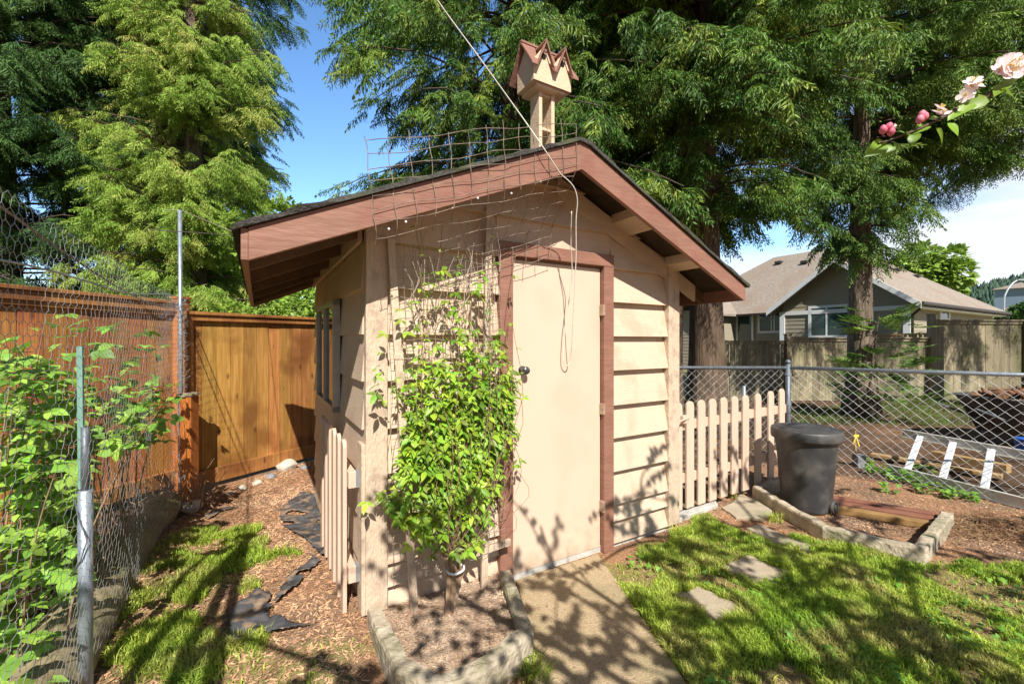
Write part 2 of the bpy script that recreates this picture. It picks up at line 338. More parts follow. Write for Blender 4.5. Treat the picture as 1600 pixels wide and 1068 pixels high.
# ------------------------------------------------------------------ ground
LAWN=[G(*p) for p in[(950,885),(1000,862),(1050,838),(1130,805),(1175,835),(1290,850),(1430,880),(1500,868),(1600,880),(1760,900),(1900,1100),(1900,1300),(1080,1300),(1052,1045)]]
LPATCH=[G(*p) for p in[(140,1068),(215,930),(262,850),(335,828),(405,845),(405,900),(350,960),(362,1030),(480,1012),(600,1045),(640,1200),(100,1300)]]
FPATCH=[G(*p) for p in[(1240,640),(1400,626),(1560,622),(1640,640),(1500,668),(1340,662),(1250,668)]]
def pmask(x,y,poly,seed=3,jit=.14):
    jx=(vnoise(x,y,5,seed)-.5)*jit*2; jy=(vnoise(x,y,5,seed+7)-.5)*jit*2
    return inpoly(x+jx,y+jy,[(p.x,p.y) for p in poly])
def axis(a,b,n,far,nf):
    core=np.linspace(a,b,n); g=np.geomspace(.3,far,nf); return np.concatenate([(a-g)[::-1],core,b+g])
gx=axis(-6,9,230,500,26); gy=axis(-2,12,210,600,26)
XX,YY=np.meshgrid(gx,gy); ZZ=gh(XX,YY); nxg=len(gx)
Vg=np.stack([XX.ravel(),YY.ravel(),ZZ.ravel()],1)
ii=np.arange((len(gy)-1)*(nxg-1)); r_=ii//(nxg-1); c_=ii%(nxg-1); a0=r_*nxg+c_
Fg=np.stack([a0,a0+1,a0+nxg+1,a0+nxg],1)
def ground_mat():
    m=bpy.data.materials.new('ground_soil'); m.use_nodes=True; nt=m.node_tree;N=nt.nodes;L=nt.links;b=N['Principled BSDF']; b.inputs['Roughness'].default_value=1; b.inputs['Specular IOR Level'].default_value=.1
    tc=N.new('ShaderNodeTexCoord')
    def noise(s,d=6):
        n=N.new('ShaderNodeTexNoise'); n.inputs['Scale'].default_value=s; n.inputs['Detail'].default_value=d; L.new(tc.outputs['Object'],n.inputs[0]); return n
    def ramp(n,a,ca,b_,cb):
        r=N.new('ShaderNodeValToRGB'); e=r.color_ramp.elements; e[0].position=a;e[1].position=b_; e[0].color=lin(ca); e[1].color=lin(cb); L.new(n.outputs[0],r.inputs[0]); return r
    mulch=ramp(noise(70),.3,(.24,.115,.06),.72,(.50,.30,.17))
    soil=ramp(noise(28),.3,(.15,.095,.06),.7,(.33,.22,.15))
    turf=ramp(noise(40),.3,(.15,.17,.04),.7,(.34,.28,.12))
    def mix(f,a,b_):
        mx=N.new('ShaderNodeMix'); mx.data_type='RGBA'; L.new(f,mx.inputs[0]); L.new(a,mx.inputs[6]); L.new(b_,mx.inputs[7]); return mx.outputs[2]
    big=ramp(noise(1.6,3),.45,(0,0,0),.62,(1,1,1))
    cur=mix(big.outputs[0],mulch.outputs[0],soil.outputs[0])
    at=N.new('ShaderNodeAttribute'); at.attribute_name='turf'
    at2=N.new('ShaderNodeAttribute'); at2.attribute_name='humus_shade'; hum_shade=ramp(noise(18),.35,(.02,.015,.012),.7,(.08,.055,.035)); cur=mix(at2.outputs['Fac'],cur,hum_shade.outputs[0]); cur=mix(at.outputs['Fac'],cur,turf.outputs[0]); L.new(cur,b.inputs['Base Color'])  # dark soil colour that also carries painted tree shade
    nb=noise(90); bp=N.new('ShaderNodeBump'); bp.inputs['Strength'].default_value=1; bp.inputs['Distance'].default_value=.015; L.new(nb.outputs[0],bp.inputs['Height']); L.new(bp.outputs[0],b.inputs['Normal'])
    return m
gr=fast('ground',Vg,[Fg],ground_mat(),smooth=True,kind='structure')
tf=(pmask(XX.ravel(),YY.ravel(),LAWN)|pmask(XX.ravel(),YY.ravel(),LPATCH)|(YY.ravel()>11.2)).astype(float)*.75
at=gr.data.attributes.new('turf','FLOAT','POINT'); at.data.foreach_set('value',tf.astype(np.float32))

hx_,hy_=XX.ravel(),YY.ravel(); hum_shade_mk=((hy_>5.15-.84*(hx_-3.25))&(hx_>2.4)|(hy_>5.3)).astype(float)*np.clip(.55+1.2*(fbm(hx_,hy_,.9,77)-.35),.2,1)  # dark soil behind the chain link fence, missing tree shade painted in
hum_shade_mk=np.maximum(hum_shade_mk,((hx_<-1.079-.505*hy_-.25)&(hy_<4.5)).astype(float)*.7)
at=gr.data.attributes.new('humus_shade','FLOAT','POINT'); at.data.foreach_set('value',hum_shade_mk.astype(np.float32))
# concrete pad
mb=MB(); pts=[G(*p) for p in[(806,909),(934,868),(1053,1040),(1080,1085),(1130,1200),(800,1200),(838,1040),(829,985)]]
pts=[Vector((p.x,p.y,-.03)) for p in pts]; pts_pad=list(pts); mb.prism(pts,(0,0,.046)); mb.build('concrete_path',M['slab'],bevel=.006,kind='structure')
NOGRASS=[[(p.x,p.y) for p in pts]]
# stepping stones
stones=[([(1128,790),(1160,771),(1218,788),(1200,806),(1152,806)],'pale stepping stone nearest the picket fence'),
 ([(1163,822),(1185,817),(1268,851),(1262,859),(1206,845)],'grey stepping stone in the lawn beside the curved concrete curb'),
 ([(1120,884),(1168,866),(1238,893),(1225,908),(1190,912)],'stepping stone crossed by branch shadows in the middle of the lawn'),
 ([(1050,930),(1092,916),(1152,938),(1168,958),(1110,975)],'stepping stone in the lawn closest to the concrete pad')]
for q,l in stones:
    pt=[G(*p,.018) for p in q]; c=sum(pt,Vector())/len(pt)
    out=[]
    for i in range(len(pt)):
        a=pt[i]; b=pt[(i+1)%len(pt)]
        for t in(0,.33,.66): 
            p=a.lerp(b,t); p=p+Vector((random.uniform(-.028,.028),random.uniform(-.028,.028),0)); out.append(Vector((p.x,p.y,-.03)))
    mb=MB(); mb.prism(out,(0,0,.046)); mb.build('stepping_stone',M['concrete'],loc=(c.x,c.y,0),bevel=.006,label=l,cat='stepping stone',group='stepping stones in the lawn')
    NOGRASS.append([(c.x+(p.x-c.x)*.93,c.y+(p.y-c.y)*.93) for p in out])

# curbs
def curb(name,pts,w,h,label,seed,m=M['curb'],z0=0):
    rr=random.Random(seed); P2=[]
    for i in range(len(pts)-1):
        n=max(2,int((pts[i+1]-pts[i]).length/.045))
        for k in range(n): P2.append(pts[i].lerp(pts[i+1],k/n))
    P2.append(pts[-1]); prof=[(-1,-.05),(-1,.5),(-.98,.88),(-.8,1),(0,1.01),(.8,1),(.98,.88),(1,.5),(1,-.05)]
    vs=[];fs=[];n=len(prof)
    for i,p in enumerate(P2):
        t=(P2[min(i+1,len(P2)-1)]-P2[max(0,i-1)]); t.z=0; t.normalize(); s_=Vector((t.y,-t.x,0)); jw=1+rr.uniform(-.08,.08); jh=1+rr.uniform(-.06,.06)
        for a,b in prof: vs.append(Vector((p.x,p.y,z0))+s_*a*w/2*jw*(1+rr.uniform(-.05,.05))+Z*b*h*jh)
    for i in range(len(P2)-1):
        for k in range(n-1): fs.append((i*n+k,(i+1)*n+k,(i+1)*n+k+1,i*n+k+1))
    fs.append(tuple(range(n))); fs.append(tuple(range((len(P2)-1)*n,len(P2)*n))[::-1])
    MB().add(vs,fs).build(name,m,loc=(pts[0].x,pts[0].y,0),smooth=False,label=label,cat='curb')
cp=[G(*p,.13) for p in[(584,952),(630,1040),(686,1066),(750,1042),(822,985),(789,893)]]
curb('planter_curb',cp,.075,.14,'low curved concrete curb around the vine bed beside the door',1)
cp2=[G(*p,.1) for p in[(1226,744),(1182,762),(1230,790),(1290,822),(1360,840),(1437,856),(1452,836),(1480,803)]]
curb('bed_curb',cp2,.075,.11,'rough scalloped concrete curb around the bin by the picket fence',2)
# planter fill
mb=MB(); pin=[Vector((p.x,p.y,0)) for p in cp]; pin=[p for p in pin]+[S(.80,-.02),S(.02,-.02)]
mb.prism([Vector((p.x,p.y,.0)) for p in pin],(0,0,.085)); mb.build('planter_bed_soil',M['dirt2'],kind='structure')
PLANT=[(p.x,p.y) for p in pin]
# strip of paving beside the right corner
mb=MB(); q=[G(*p) for p in[(1052,806),(1118,786),(1122,792),(1054,818)]]; mb.prism([Vector((p.x,p.y,-.02)) for p in q],(0,0,.05)); mb.build('edging_block',M['fdn'],loc=(q[0].x,q[0].y,0),bevel=.008,label='narrow concrete edging strip on the ground below the picket gate',cat='edging')

# grass
def grass(name,poly,n,hmin,hmax,seed,thr=.40,exclude=True):
    rg=np.random.default_rng(seed); xs=[p.x for p in poly]; ys=[p.y for p in poly]
    x=rg.uniform(max(min(xs),-4),min(max(xs),13),n); y=rg.uniform(max(min(ys),.9),max(ys),n)
    k=pmask(x,y,poly,jit=.30 if name=='grass_patch' else .14); f=fbm(x,y,2.3,11)+.35*(vnoise(x,y,9,31)-.5); k&=(rg.random(n)<np.clip((f-thr+.12)/.16,.03,1))
    k&=(x/np.maximum(y,.1)<1.35)&(x/np.maximum(y,.1)>-1.35)
    for ng in NOGRASS: k&=~inpoly(x,y,ng)
    k&=~inpoly(x,y,PLANT)
    x=x[k];y=y[k];f=f[k];n=len(x); z=gh(x,y)-.004
    h=rg.uniform(hmin,hmax,n)*(.6+.8*np.clip((f-.3)*2,0,1)); an=rg.uniform(0,2*np.pi,n); w=rg.uniform(.0013,.0036,n); le=rg.uniform(.15,.9,n); a2=an+rg.uniform(-.8,.8,n)
    B=np.stack([x,y,z],1); d=np.stack([np.cos(an),np.sin(an),0*an],1); s=np.stack([-np.sin(a2),np.cos(a2),0*an],1); up=np.array([[0,0,1.]])
    m1=B+d*(h*le*.3)[:,None]+up*(h*.6)[:,None]; tip=B+d*(h*le)[:,None]+up*(h*(1-.35*le))[:,None]
    Vv=np.stack([B-s*w[:,None],B+s*w[:,None],m1+s*w[:,None]*.8,m1-s*w[:,None]*.8,tip],1).reshape(-1,3)
    b=(np.arange(n)*5)[:,None]
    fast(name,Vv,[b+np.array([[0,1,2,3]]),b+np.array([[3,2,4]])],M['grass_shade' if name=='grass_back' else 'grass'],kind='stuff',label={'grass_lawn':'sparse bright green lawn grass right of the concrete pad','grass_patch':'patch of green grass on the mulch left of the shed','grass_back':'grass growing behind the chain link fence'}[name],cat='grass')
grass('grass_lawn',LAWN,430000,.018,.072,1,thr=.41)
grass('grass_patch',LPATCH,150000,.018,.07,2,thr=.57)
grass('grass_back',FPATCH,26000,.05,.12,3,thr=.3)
# tufts by the planter and stones
tx=[G(*p) for p in[(820,1040),(1290,800),(1140,775),(1210,812),(1240,860),(1300,848),(760,1075),(835,1060)]]
rg=np.random.default_rng(5); n=900; c=rg.integers(0,len(tx),n); x=np.array([tx[i].x for i in c])+rg.normal(0,.035,n); y=np.array([tx[i].y for i in c])+rg.normal(0,.03,n)
an=rg.uniform(0,6.28,n); h=rg.uniform(.03,.09,n); B=np.stack([x,y,gh(x,y)],1); d=np.stack([np.cos(an),np.sin(an),0*an],1); s=np.stack([-np.sin(an),np.cos(an),0*an],1)*.0026
m1=B+d*(h*.25)[:,None]+np.array([[0,0,1]])*(h*.6)[:,None]; tip=B+d*(h*.8)[:,None]+np.array([[0,0,1]])*(h*.8)[:,None]
Vv=np.stack([B-s,B+s,m1+s*.8,m1-s*.8,tip],1).reshape(-1,3); b=(np.arange(n)*5)[:,None]
fast('grass_tufts',Vv,[b+np.array([[0,1,2,3]]),b+np.array([[3,2,4]])],M['grass'],kind='stuff',label='long grass tufts against the concrete curbs',cat='grass')

# mulch chips
def chips(name,poly,n,seed,m,s0,s1,label,zoff=0,excl=(),zabs=None):
    rg=np.random.default_rng(seed); xs=[p[0] for p in poly]; ys=[p[1] for p in poly]
    x=rg.uniform(min(xs),max(xs),n);y=rg.uniform(min(ys),max(ys),n); k=inpoly(x,y,poly)
    for e in excl: k&=~inpoly(x,y,e)
    x=x[k];y=y[k];n=len(x); z=(gh(x,y) if zabs is None else np.full(n,zabs))+rg.uniform(0,.008,n)+zoff
    pos=np.stack([x,y,z],1); an=rg.uniform(0,6.28,n); X=np.stack([np.cos(an),np.sin(an),rg.uniform(-.35,.35,n)],1); Yv=np.stack([-np.sin(an),np.cos(an),rg.uniform(-.6,.6,n)],1)
    TV=np.array([(-.5,-.13,0),(.5,-.1,0),(.5,.12,0),(-.5,.1,0),(-.3,0,.12),(.3,0,.1)],float); TF=np.array([(0,1,5,4),(1,2,5,5),(2,3,4,5),(3,0,4,4)]); TF=np.array([(0,1,5),(0,5,4),(1,2,5),(2,3,4),(2,4,5),(3,0,4)])
    W,Fq=inst(TV,TF,pos,X,Yv,rg.uniform(s0,s1,n)**1)
    fast(name,W,[Fq],m,kind='stuff',label=label,cat='mulch')
LEFTG=[(p.x,p.y) for p in[G(30,1100),G(225,820),G(310,775),G(490,718),G(575,940),G(600,1200)]]
SHED=[tuple(S(*a).xy) for a in[(0,0),(2.4,0),(2.4,2.2),(0,2.2)]]
chips('bark_mulch',LEFTG,52000,1,M['chips'],.008,.035,'reddish bark mulch covering the ground left of the shed',excl=[SHED,PLANT])
chips('planter_gravel',PLANT,9000,2,M['gravel'],.005,.02,'gravel and bark scattered in the vine planter',zabs=.086,excl=[SHED])
RB=[(p.x,p.y) for p in[G(1055,815),G(1190,765),G(1330,742),G(1600,790),G(1650,880),G(1440,870),G(1180,835),G(1000,870)]]
chips('soil_chips',RB,26000,3,M['chips'],.006,.024,'bark chips and soil along the fence and bin',excl=NOGRASS+[SHED])
BEHIND=[(2.6,5.2),(7.5,4.6),(10,10.7),(3.0,10.7)]
chips('leaf_litter',BEHIND,9000,4,M['barkchunk'],.02,.06,'leaf litter under the cedars behind the chain link fence')
chips('lawn_litter',[(p.x,p.y) for p in LAWN],14000,6,M['strawm'],.006,.03,'dry grass and crumbs scattered between the grass',excl=[SHED]+NOGRASS)

chips('path_debris',[(p.x,p.y) for p in pts_pad],420,8,M['chips'],.004,.016,'loose bark crumbs scattered on the concrete pad',zabs=.018)
chips('door_litter',[tuple(S(*a).xy) for a in[(.9,-.16),(2.6,-.22),(2.6,-.02),(.9,-.02)]],1500,9,M['chips'],.005,.022,'bark and dirt gathered along the foot of the shed wall')
# ------------------------------------------------------------------ shed
UP=1.175; ZP=2.70; UL=-.5226; ZL=1.957; UR=2.824; ZR=1.954; OVF=.32; OVB=.10; D=2.20; W=2.40
def rtop(u): return ZP-(UP-u)*(ZP-ZL)/(UP-UL) if u<UP else ZP-(u-UP)*(ZP-ZR)/(UR-UP)
shed=thing('garden_shed',S(0,0),'cream lap sided garden shed with brown trimmed door and gable roof','shed')
lines=[.04,.199,.32,.558,.80,1.038,1.290,1.537,1.784,2.027,2.272,2.517,2.72]
def uin(z):  # gable limits at height z
    l=0;r=W
    zt=z+.055
    if zt>rtop(0): l=UP-(ZP-zt)/((ZP-ZL)/(UP-UL))
    if zt>rtop(W): r=UP+(ZP-zt)/((ZP-ZR)/(UR-UP))
    return l,r
mb=MB()
def course(mb,ua,ub,uc,ud,z0,z1,fr,o0=.042,o1=-.007):
    vs=[fr(ua,-o0,z0),fr(ub,-o0,z0),fr(uc,-o1,z1),fr(ud,-o1,z1),fr(ua,.01,z0),fr(ub,.01,z0),fr(uc,.01,z1),fr(ud,.01,z1)]
    mb.add(vs,[(0,1,2,3),(4,5,1,0),(0,3,7,4),(1,5,6,2),(3,2,6,7)])
for i in range(len(lines)-1):
    z0,z1=lines[i],lines[i+1]+.004
    if z1<2.04: segs=[(.10,.777),(1.71,2.30)]
    elif z0<2.11: segs=[(.10,.777),(1.71,2.30)]
    else: segs=[(None,None)]
    for a,b in segs:
        if a is None:
            l0,r0=uin(z0); l1,r1=uin(min(z1,2.62)); 
            if z0>2.62: continue
            course(mb,l0,r0,r1,l1,z0,min(z1,2.62),S)
        else: course(mb,a,b,b,a,z0,z1,S)
course(mb,.777,1.71,1.71,.777,2.06,2.276,S,.014,.006)
mb.build('front_wall',M['cream'],shed)
# core walls (thin shell behind siding)
mb=MB(); 
gable=[(0,.0),(.82,.0),(.82,2.05),(1.66,2.05),(1.66,.0),(W,.0),(W,rtop(W)-.06),(UP,ZP-.06),(0,rtop(0)-.06)]
mb.prism([S(u,.012,z) for u,z in gable],V*.05)
mb.build('wall_core',M['cream'],shed)
# left wall siding
def LS(s,o,z): return S(o,D-s,z)     # s along wall from the back, o outward = -u => pass negative
mb=MB(); wt=rtop(0)-.10
ll=[.0,.199,.32,.558,.80,1.038,1.290,1.537,1.784,2.06]
for i in range(len(ll)-1):
    course(mb,0,D-.0,D-.0,0,ll[i],ll[i+1]+.004,LS,.024,.004)
mb.ubox(.012,.05,0.07,D,0,wt+.02); mb.build('side_wall',M['cream'],shed)
mb=MB(); mb.ubox(W-.05,W+.006,.07,D,0,rtop(W)-.06); mb.build('side_wall',M['cream'],shed)
mb=MB(); mb.prism([S(u,D-.01,z) for u,z in[(0.0,0),(W,0),(W,rtop(W)-.06),(UP,ZP-.06),(0,rtop(0)-.06)]],V*.03); mb.build('rear_wall',M['cream'],shed)
# corner boards
mb=MB(); mb.ubox(-.012,.10,-.050,.0,.09,rtop(0)-.05); mb.build('corner_board',M['cream_post'],shed,bevel=.004)
mb=MB(); mb.ubox(-.034,-.012,-.050,.055,.09,.97); mb.build('corner_board',M['cream_post'],shed,bevel=.004)
mb=MB(); mb.ubox(2.30,W+.012,-.050,.0,.04,rtop(W)-.05); mb.ubox(W+.012,W+.03,-.048,.06,.04,rtop(W)-.07); mb.build('corner_board',M['cream_post'],shed,bevel=.004)
# frieze on left wall
mb=MB(); mb.ubox(-.04,-.02,.0,D,2.02,2.12); mb.build('frieze_board',M['cream'],shed)
# frieze along right slope & soffit blocks
mb=MB()
for ua,ub in((UP+.05,W+.25),):
    for (a,b) in((ua,ub),):
        mb.prism([S(a,-.03,rtop(a)-.20),S(b,-.03,rtop(b)-.20),S(b,-.03,rtop(b)-.07),S(a,-.03,rtop(a)-.07)],V*.02)
mb.build('frieze_board',M['cream'],shed)
mb=MB(); mb.ubox(.0,W,-.012,.03,-.06,.045); mb.ubox(-.01,.03,.03,D,-.06,.03); mb.build('foundation',M['fdn'],shed)
# door frame and door
mb=MB(); mb.ubox(.777,.868,-.054,.0,.0,2.03); mb.build('door_frame',M['brown'],shed,bevel=.004)
mb=MB(); mb.ubox(1.618,1.710,-.054,.0,.0,2.03); mb.build('door_frame',M['brown'],shed,bevel=.004)
mb=MB(); mb.ubox(.777,1.710,-.056,.0,2.03,2.115); mb.build('door_frame',M['brown'],shed,bevel=.004)
mb=MB(); mb.ubox(.855,1.63,-.012,.04,2.018,2.034); mb.build('door_frame',M['brown'],shed)
door=MB().ubox(.874,1.612,-.016,.02,.035,2.015).build('door',M['door'],shed,bevel=.003)
kp=S(.935,-.016,1.30)
kp=S(.955,-.016,1.5-(578-533)*(2.253+.51*.93)/F)
mb=MB()
def lathe_dir(mb,c,d,prof,n=16):
    d=d.normalized(); a=d.orthogonal().normalized(); b=d.cross(a); vs=[];fs=[]
    for r,h in prof:
        for k in range(n): an=2*math.pi*k/n; vs.append(c+d*h+a*r*math.cos(an)+b*r*math.sin(an))
    for i in range(len(prof)-1):
        for k in range(n): fs.append((i*n+k,i*n+(k+1)%n,(i+1)*n+(k+1)%n,(i+1)*n+k))
    fs.append(tuple(range((len(prof)-1)*n,len(prof)*n))); mb.add(vs,fs)
lathe_dir(mb,kp,-V,[(.028,0),(.028,.006),(.012,.012),(.011,.03),(.022,.038),(.026,.05),(.022,.06),(.008,.064)])
mb.build('knob',M['knob'],door,smooth=True)
for z in(1.72,1.02,.33):
    mb=MB(); mb.ubox(1.604,1.622,-.060,-.02,z-.04,z+.04); mb.build('hinge',M['hinge'],door,bevel=.003)
# window
mb=MB(); z0,z1,v0,v1=1.03,1.775,.70,1.62
for a in((v0,v0+.035,z0,z1),(v1-.03,v1,z0,z1),(v0,v1,z0-.0,z0+.035),(v0,v1,z1-.035,z1),(v0+.46,v0+.485,z0,z1)):
    mb.ubox(-.065,-.02,a[0],a[1],a[2],a[3])
win=mb.build('window',M['winframe'],shed)
MB().ubox(-.045,-.03,v0+.04,v1-.03,z0+.03,z1-.03).build('pane',M['glass'],win)
# roof: deck, shingles, fascia, rafters
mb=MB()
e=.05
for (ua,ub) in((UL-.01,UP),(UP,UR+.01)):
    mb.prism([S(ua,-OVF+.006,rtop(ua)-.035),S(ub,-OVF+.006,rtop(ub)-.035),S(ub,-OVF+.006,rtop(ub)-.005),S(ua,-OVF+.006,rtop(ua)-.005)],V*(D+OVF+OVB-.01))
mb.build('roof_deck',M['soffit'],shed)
rr=random.Random(3); mb=MB(); vs=[];fs=[]; NU=44; NV=20
us=[UL-.055+(UR+.10-UL+.005)*i/NU for i in range(NU+1)]; vsn=[-OVF-.04+(D+OVF+OVB+.08)*j/NV for j in range(NV+1)]
def zt(u): 
    return rtop(u)
for lay,(zo) in enumerate((.018,-.003)):
    for j,v in enumerate(vsn):
        for i,u in enumerate(us):
            edge=(j in(0,NV)); jv=rr.uniform(-.012,.012) if edge and lay==0 else 0
            step=.006*((i*1.0)%2) if lay==0 else 0
            vs.append(S(u,v+jv,zt(u)+zo+step+(rr.uniform(-.003,.003) if lay==0 else 0)))
n1=NU+1; off=n1*(NV+1)
for j in range(NV):
    for i in range(NU):
        a=j*n1+i; fs.append((a,a+1,a+n1+1,a+n1)); fs.append((off+a,off+a+n1,off+a+n1+1,off+a+1))
for i in range(NU): fs.append((i,off+i,off+i+1,i+1)); a=NV*n1+i; fs.append((a,a+1,off+a+1,off+a))
for j in range(NV): a=j*n1; fs.append((a,a+n1,off+a+n1,off+a)); a=j*n1+NU; fs.append((a,off+a,off+a+n1,a+n1))
mb.add(vs,fs); mb.build('roof_shingles',M['shingle'],shed)
# barge boards
for pts in([(UL,ZL-.006),(UP,ZP-.006),(UP,2.525),(UL,ZL-.138)],[(UP,ZP-.006),(UR,ZR-.006),(UR,ZR-.13),(UP,2.525)]):
    mb=MB(); mb.prism([S(u,-OVF-.022,z) for u,z in pts],V*.028); mb.build('fascia_board',M['brown'],shed,bevel=.003)
mb=MB(); mb.ubox(UL-.025,UL-.001,-OVF-.02,D+OVB,ZL-.135,ZL-.012); mb.build('fascia_board',M['brown'],shed)
mb=MB(); mb.ubox(UR+.001,UR+.025,-OVF-.02,D+OVB,ZR-.13,ZR-.012); mb.build('fascia_board',M['brown'],shed)
mb=MB(); mb.prism([S(u,D+OVB,z) for u,z in[(UL,ZL-.006),(UP,ZP-.006),(UR,ZR-.006),(UR,ZR-.13),(UP,2.56),(UL,ZL-.138)]],V*.02); mb.build('fascia_board',M['brown'],shed)
for k in range(5):
    v=.02+k*.52
    mb=MB(); mb.prism([S(UL+.0,v,rtop(UL)-.125),S(.0,v,rtop(0)-.125),S(.0,v,rtop(0)-.036),S(UL+.0,v,rtop(UL)-.036)],V*.035)
    mb.build('rafter',M['rafter'],shed)
    mb=MB(); mb.prism([S(W,v,rtop(W)-.125),S(UR,v,rtop(UR)-.125),S(UR,v,rtop(UR)-.036),S(W,v,rtop(W)-.036)],V*.035)
    mb.build('rafter',M['rafter'],shed)
for (u,w_) in((1.72,.16),(2.28,.1),(.15,.2)):
    mb=MB(); mb.prism([S(u,-OVF+.01,rtop(u)-.10),S(u+w_,-OVF+.01,rtop(u+w_)-.10),S(u+w_,-OVF+.01,rtop(u+w_)-.037),S(u,-OVF+.01,rtop(u)-.037)],V*(OVF-.03))
    mb.build('lookout_block',M['cream'],shed)
# little shelf at the right wall corner
MB().ubox(W+.01,W+.25,.25,.62,1.58,1.61).build('side_shelf',M['cream'],shed)

# hook latch + gate on left
gate=thing('picket_gate',S(-.06,.04,.08),'cream picket gate swung open flat against the left wall of the shed','gate')
for k in range(6):
    mb=MB(); h=.9; c=S(-.10,.07+k*.168,.085); picket_prism(mb,c,V,U,.075,.02,h); mb.build('picket',M['picket'],gate,bevel=.003)
for z in(.25,.74):
    MB().ubox(-.088,-.05,.0,.98,z,z+.085).build('rail',M['picket'],gate,bevel=.003)
    MB().ubox(-.05,-.034,.0,.06,z,z+.08).build('hinge',M['galv'],gate)

# ------------------------------------------------------------------ right picket fence
pf=thing('picket_gate',S(2.44,.14,.0),'cream rounded top picket gate closed beside the shed corner','gate')
pos=[2.52,2.685,2.845,3.02,3.20,3.375,3.56]
pxs=[1059,1077.5,1095.5,1113,1130.5,1147.5,1164.5,1184,1204,1221]
def upx(px,v):
    b=S(0,v); k=(px-800)/F; return (k*b.y-b.x)/(U.x-k*U.y)
us_=[upx(p,.10) for p in pxs]
for i,u in enumerate(us_[:7]):
    mb=MB(); picket_prism(mb,S(u,.10,.055),U,V,.100,.02,.925); mb.build('picket',M['picket'],pf,bevel=.003)
for z in(.27,.73): MB().ubox(us_[0]-.03,us_[6]+.03,.112,.145,z,z+.085).build('rail',M['picket'],pf,bevel=.003)
mb=MB(); mb.tube([S(W-.05,-.045,.865),S(W+.05,-.02,.845),S(us_[1]-.03,.08,.84)],.008,6); mb.build('latch_hook',M['picket'],pf)
MB().ubox(us_[0]+.02,us_[0]+.09,.06,.085,.80,.87).build('latch_block',M['picket'],pf,bevel=.004)
pf2=thing('picket_fence',S(us_[7],.10,.0),'short length of cream picket fence behind the black bin','fence')
for i,u in enumerate(us_[7:]):
    mb=MB(); picket_prism(mb,S(u,.10,.05),U,V,.100,.02,.93+.012*i); mb.build('picket',M['picket'],pf2,bevel=.003)
for z in(.27,.74): MB().ubox(us_[7]-.14,us_[9]+.12,.112,.145,z,z+.085).build('rail',M['picket'],pf2,bevel=.003)
mb=MB(); mb.tube([S(us_[6]+.05,.17,-.05),S(us_[6]+.05,.17,.30)],.022,10); mb.build('post',M['galv'],pf2,smooth=True)

# ------------------------------------------------------------------ chain link
A=Vector((3.25,5.05,0)); B=Vector((4.72,3.82,0)); Lf=Vector((.50,4.93,0))
def chain(parent,a,b,h,w,ch,rw=.0016,name='wire_mesh',top=.03):
    L_=(b-a).length; d=(b-a)/L_; n=int(L_/(w/2)); rows=int((h+top)/(ch/2)); paths=[]
    off=Vector((d.y,-d.x,0))*.006
    rr=random.Random(2)
    # k-th wire zigzags between x=k*w/2 and (k+1)*w/2
    for k in range(n):
        p=[]
        for j in range(rows+1):
            x=(k+(j+k)%2)*w/2; z=j*ch/2+.02+ .004*math.sin(k*1.7+j)
            q=a+d*x+Z*z+off*(1 if (j%2) else -1)*.5+Vector((d.y,-d.x,0))*(.012*math.sin(x*2.3)*math.sin(z*2))
            p.append(q)
        paths.append(p)
    Vv,Fq=wires(polyseg(paths),rw,4); return fast(name,Vv,[Fq],M['wire'],parent)
cf=thing('chain_link_fence',A,'galvanised chain link fence with top rail behind the bin and ladder','fence')
EXT=B+(B-A).normalized()*1.6
chain(cf,A,EXT,1.17,.10,.092,.0021)
mb=MB(); mb.tube([A+Z*1.19,EXT+Z*1.2],.021,10); mb.build('top_rail',M['galv'],cf,smooth=True)
mb=MB(); mb.tube([A-Z*.05,A+Z*1.24],.03,10); mb.lathe(A+Z*1.24,[(.033,0),(.033,.02),(.018,.045),(.002,.05)],10); mb.build('post',M['darkmetal'],cf,smooth=True)
for z in(.3,.75,1.1):
    mb=MB(); mb.tube([A+Z*z,A+Z*(z+.025)],.034,10); mb.build('tension_band',M['galv'],cf)
cf2=thing('chain_link_fence',Lf,'chain link fence with dark rail running behind the picket gate','fence')
chain(cf2,Lf,A-Vector((.03,0,0)),1.16,.10,.092,.0018)
mb=MB(); mb.tube([Lf+Z*1.2,A+Z*1.19],.019,10); mb.build('top_rail',M['darkmetal'],cf2,smooth=True)
mb=MB(); pp=P(1164,660,5.0); mb.tube([Vector((pp.x,5.02,0)),Vector((pp.x,5.02,.98))],.02,8); mb.build('post',M['galv'],cf2,smooth=True)

# ------------------------------------------------------------------ rubbish bin
bc=Vector((2.66,3.88,0))
binn=thing('rubbish_bin',bc,'black plastic wheeled rubbish bin with round lid inside the curb','bin')
mb=MB(); prof=[(.178,.0),(.19,.012),(.19,.03),(.197,.12),(.212,.30),(.228,.50),(.238,.60),(.244,.64),(.252,.645),(.254,.66)]
mb.lathe(bc,prof,40); body=mb.build('body',M['black'],binn,smooth=True)
mb=MB(); mb.lathe(bc+Z*.645,[(.262,-.02),(.272,-.018),(.276,.0),(.276,.055),(.270,.068),(.255,.074),(.245,.070),(.235,.078),(.19,.088),(.18,.082),(.17,.09),(.12,.098),(.11,.092),(.10,.1),(.04,.104),(.001,.105)],48); lid=mb.build('lid',M['black'],binn,smooth=True)
mb=MB(); dh=Vector((.95,.3,0)).normalized(); sd=Vector((-dh.y,dh.x,0))
for s_ in(-1,1): mb.box(bc+dh*.285+sd*s_*.08+Z*.66,dh*.04,sd*.012,Z*.025)
mb.box(bc+dh*.32+Z*.665,dh*.012,sd*.09,Z*.015); mb.build('handle',M['black'],binn,bevel=.004)
wd=Vector((.55,-.83,0)).normalized(); wr=Vector((-wd.y,wd.x,0))
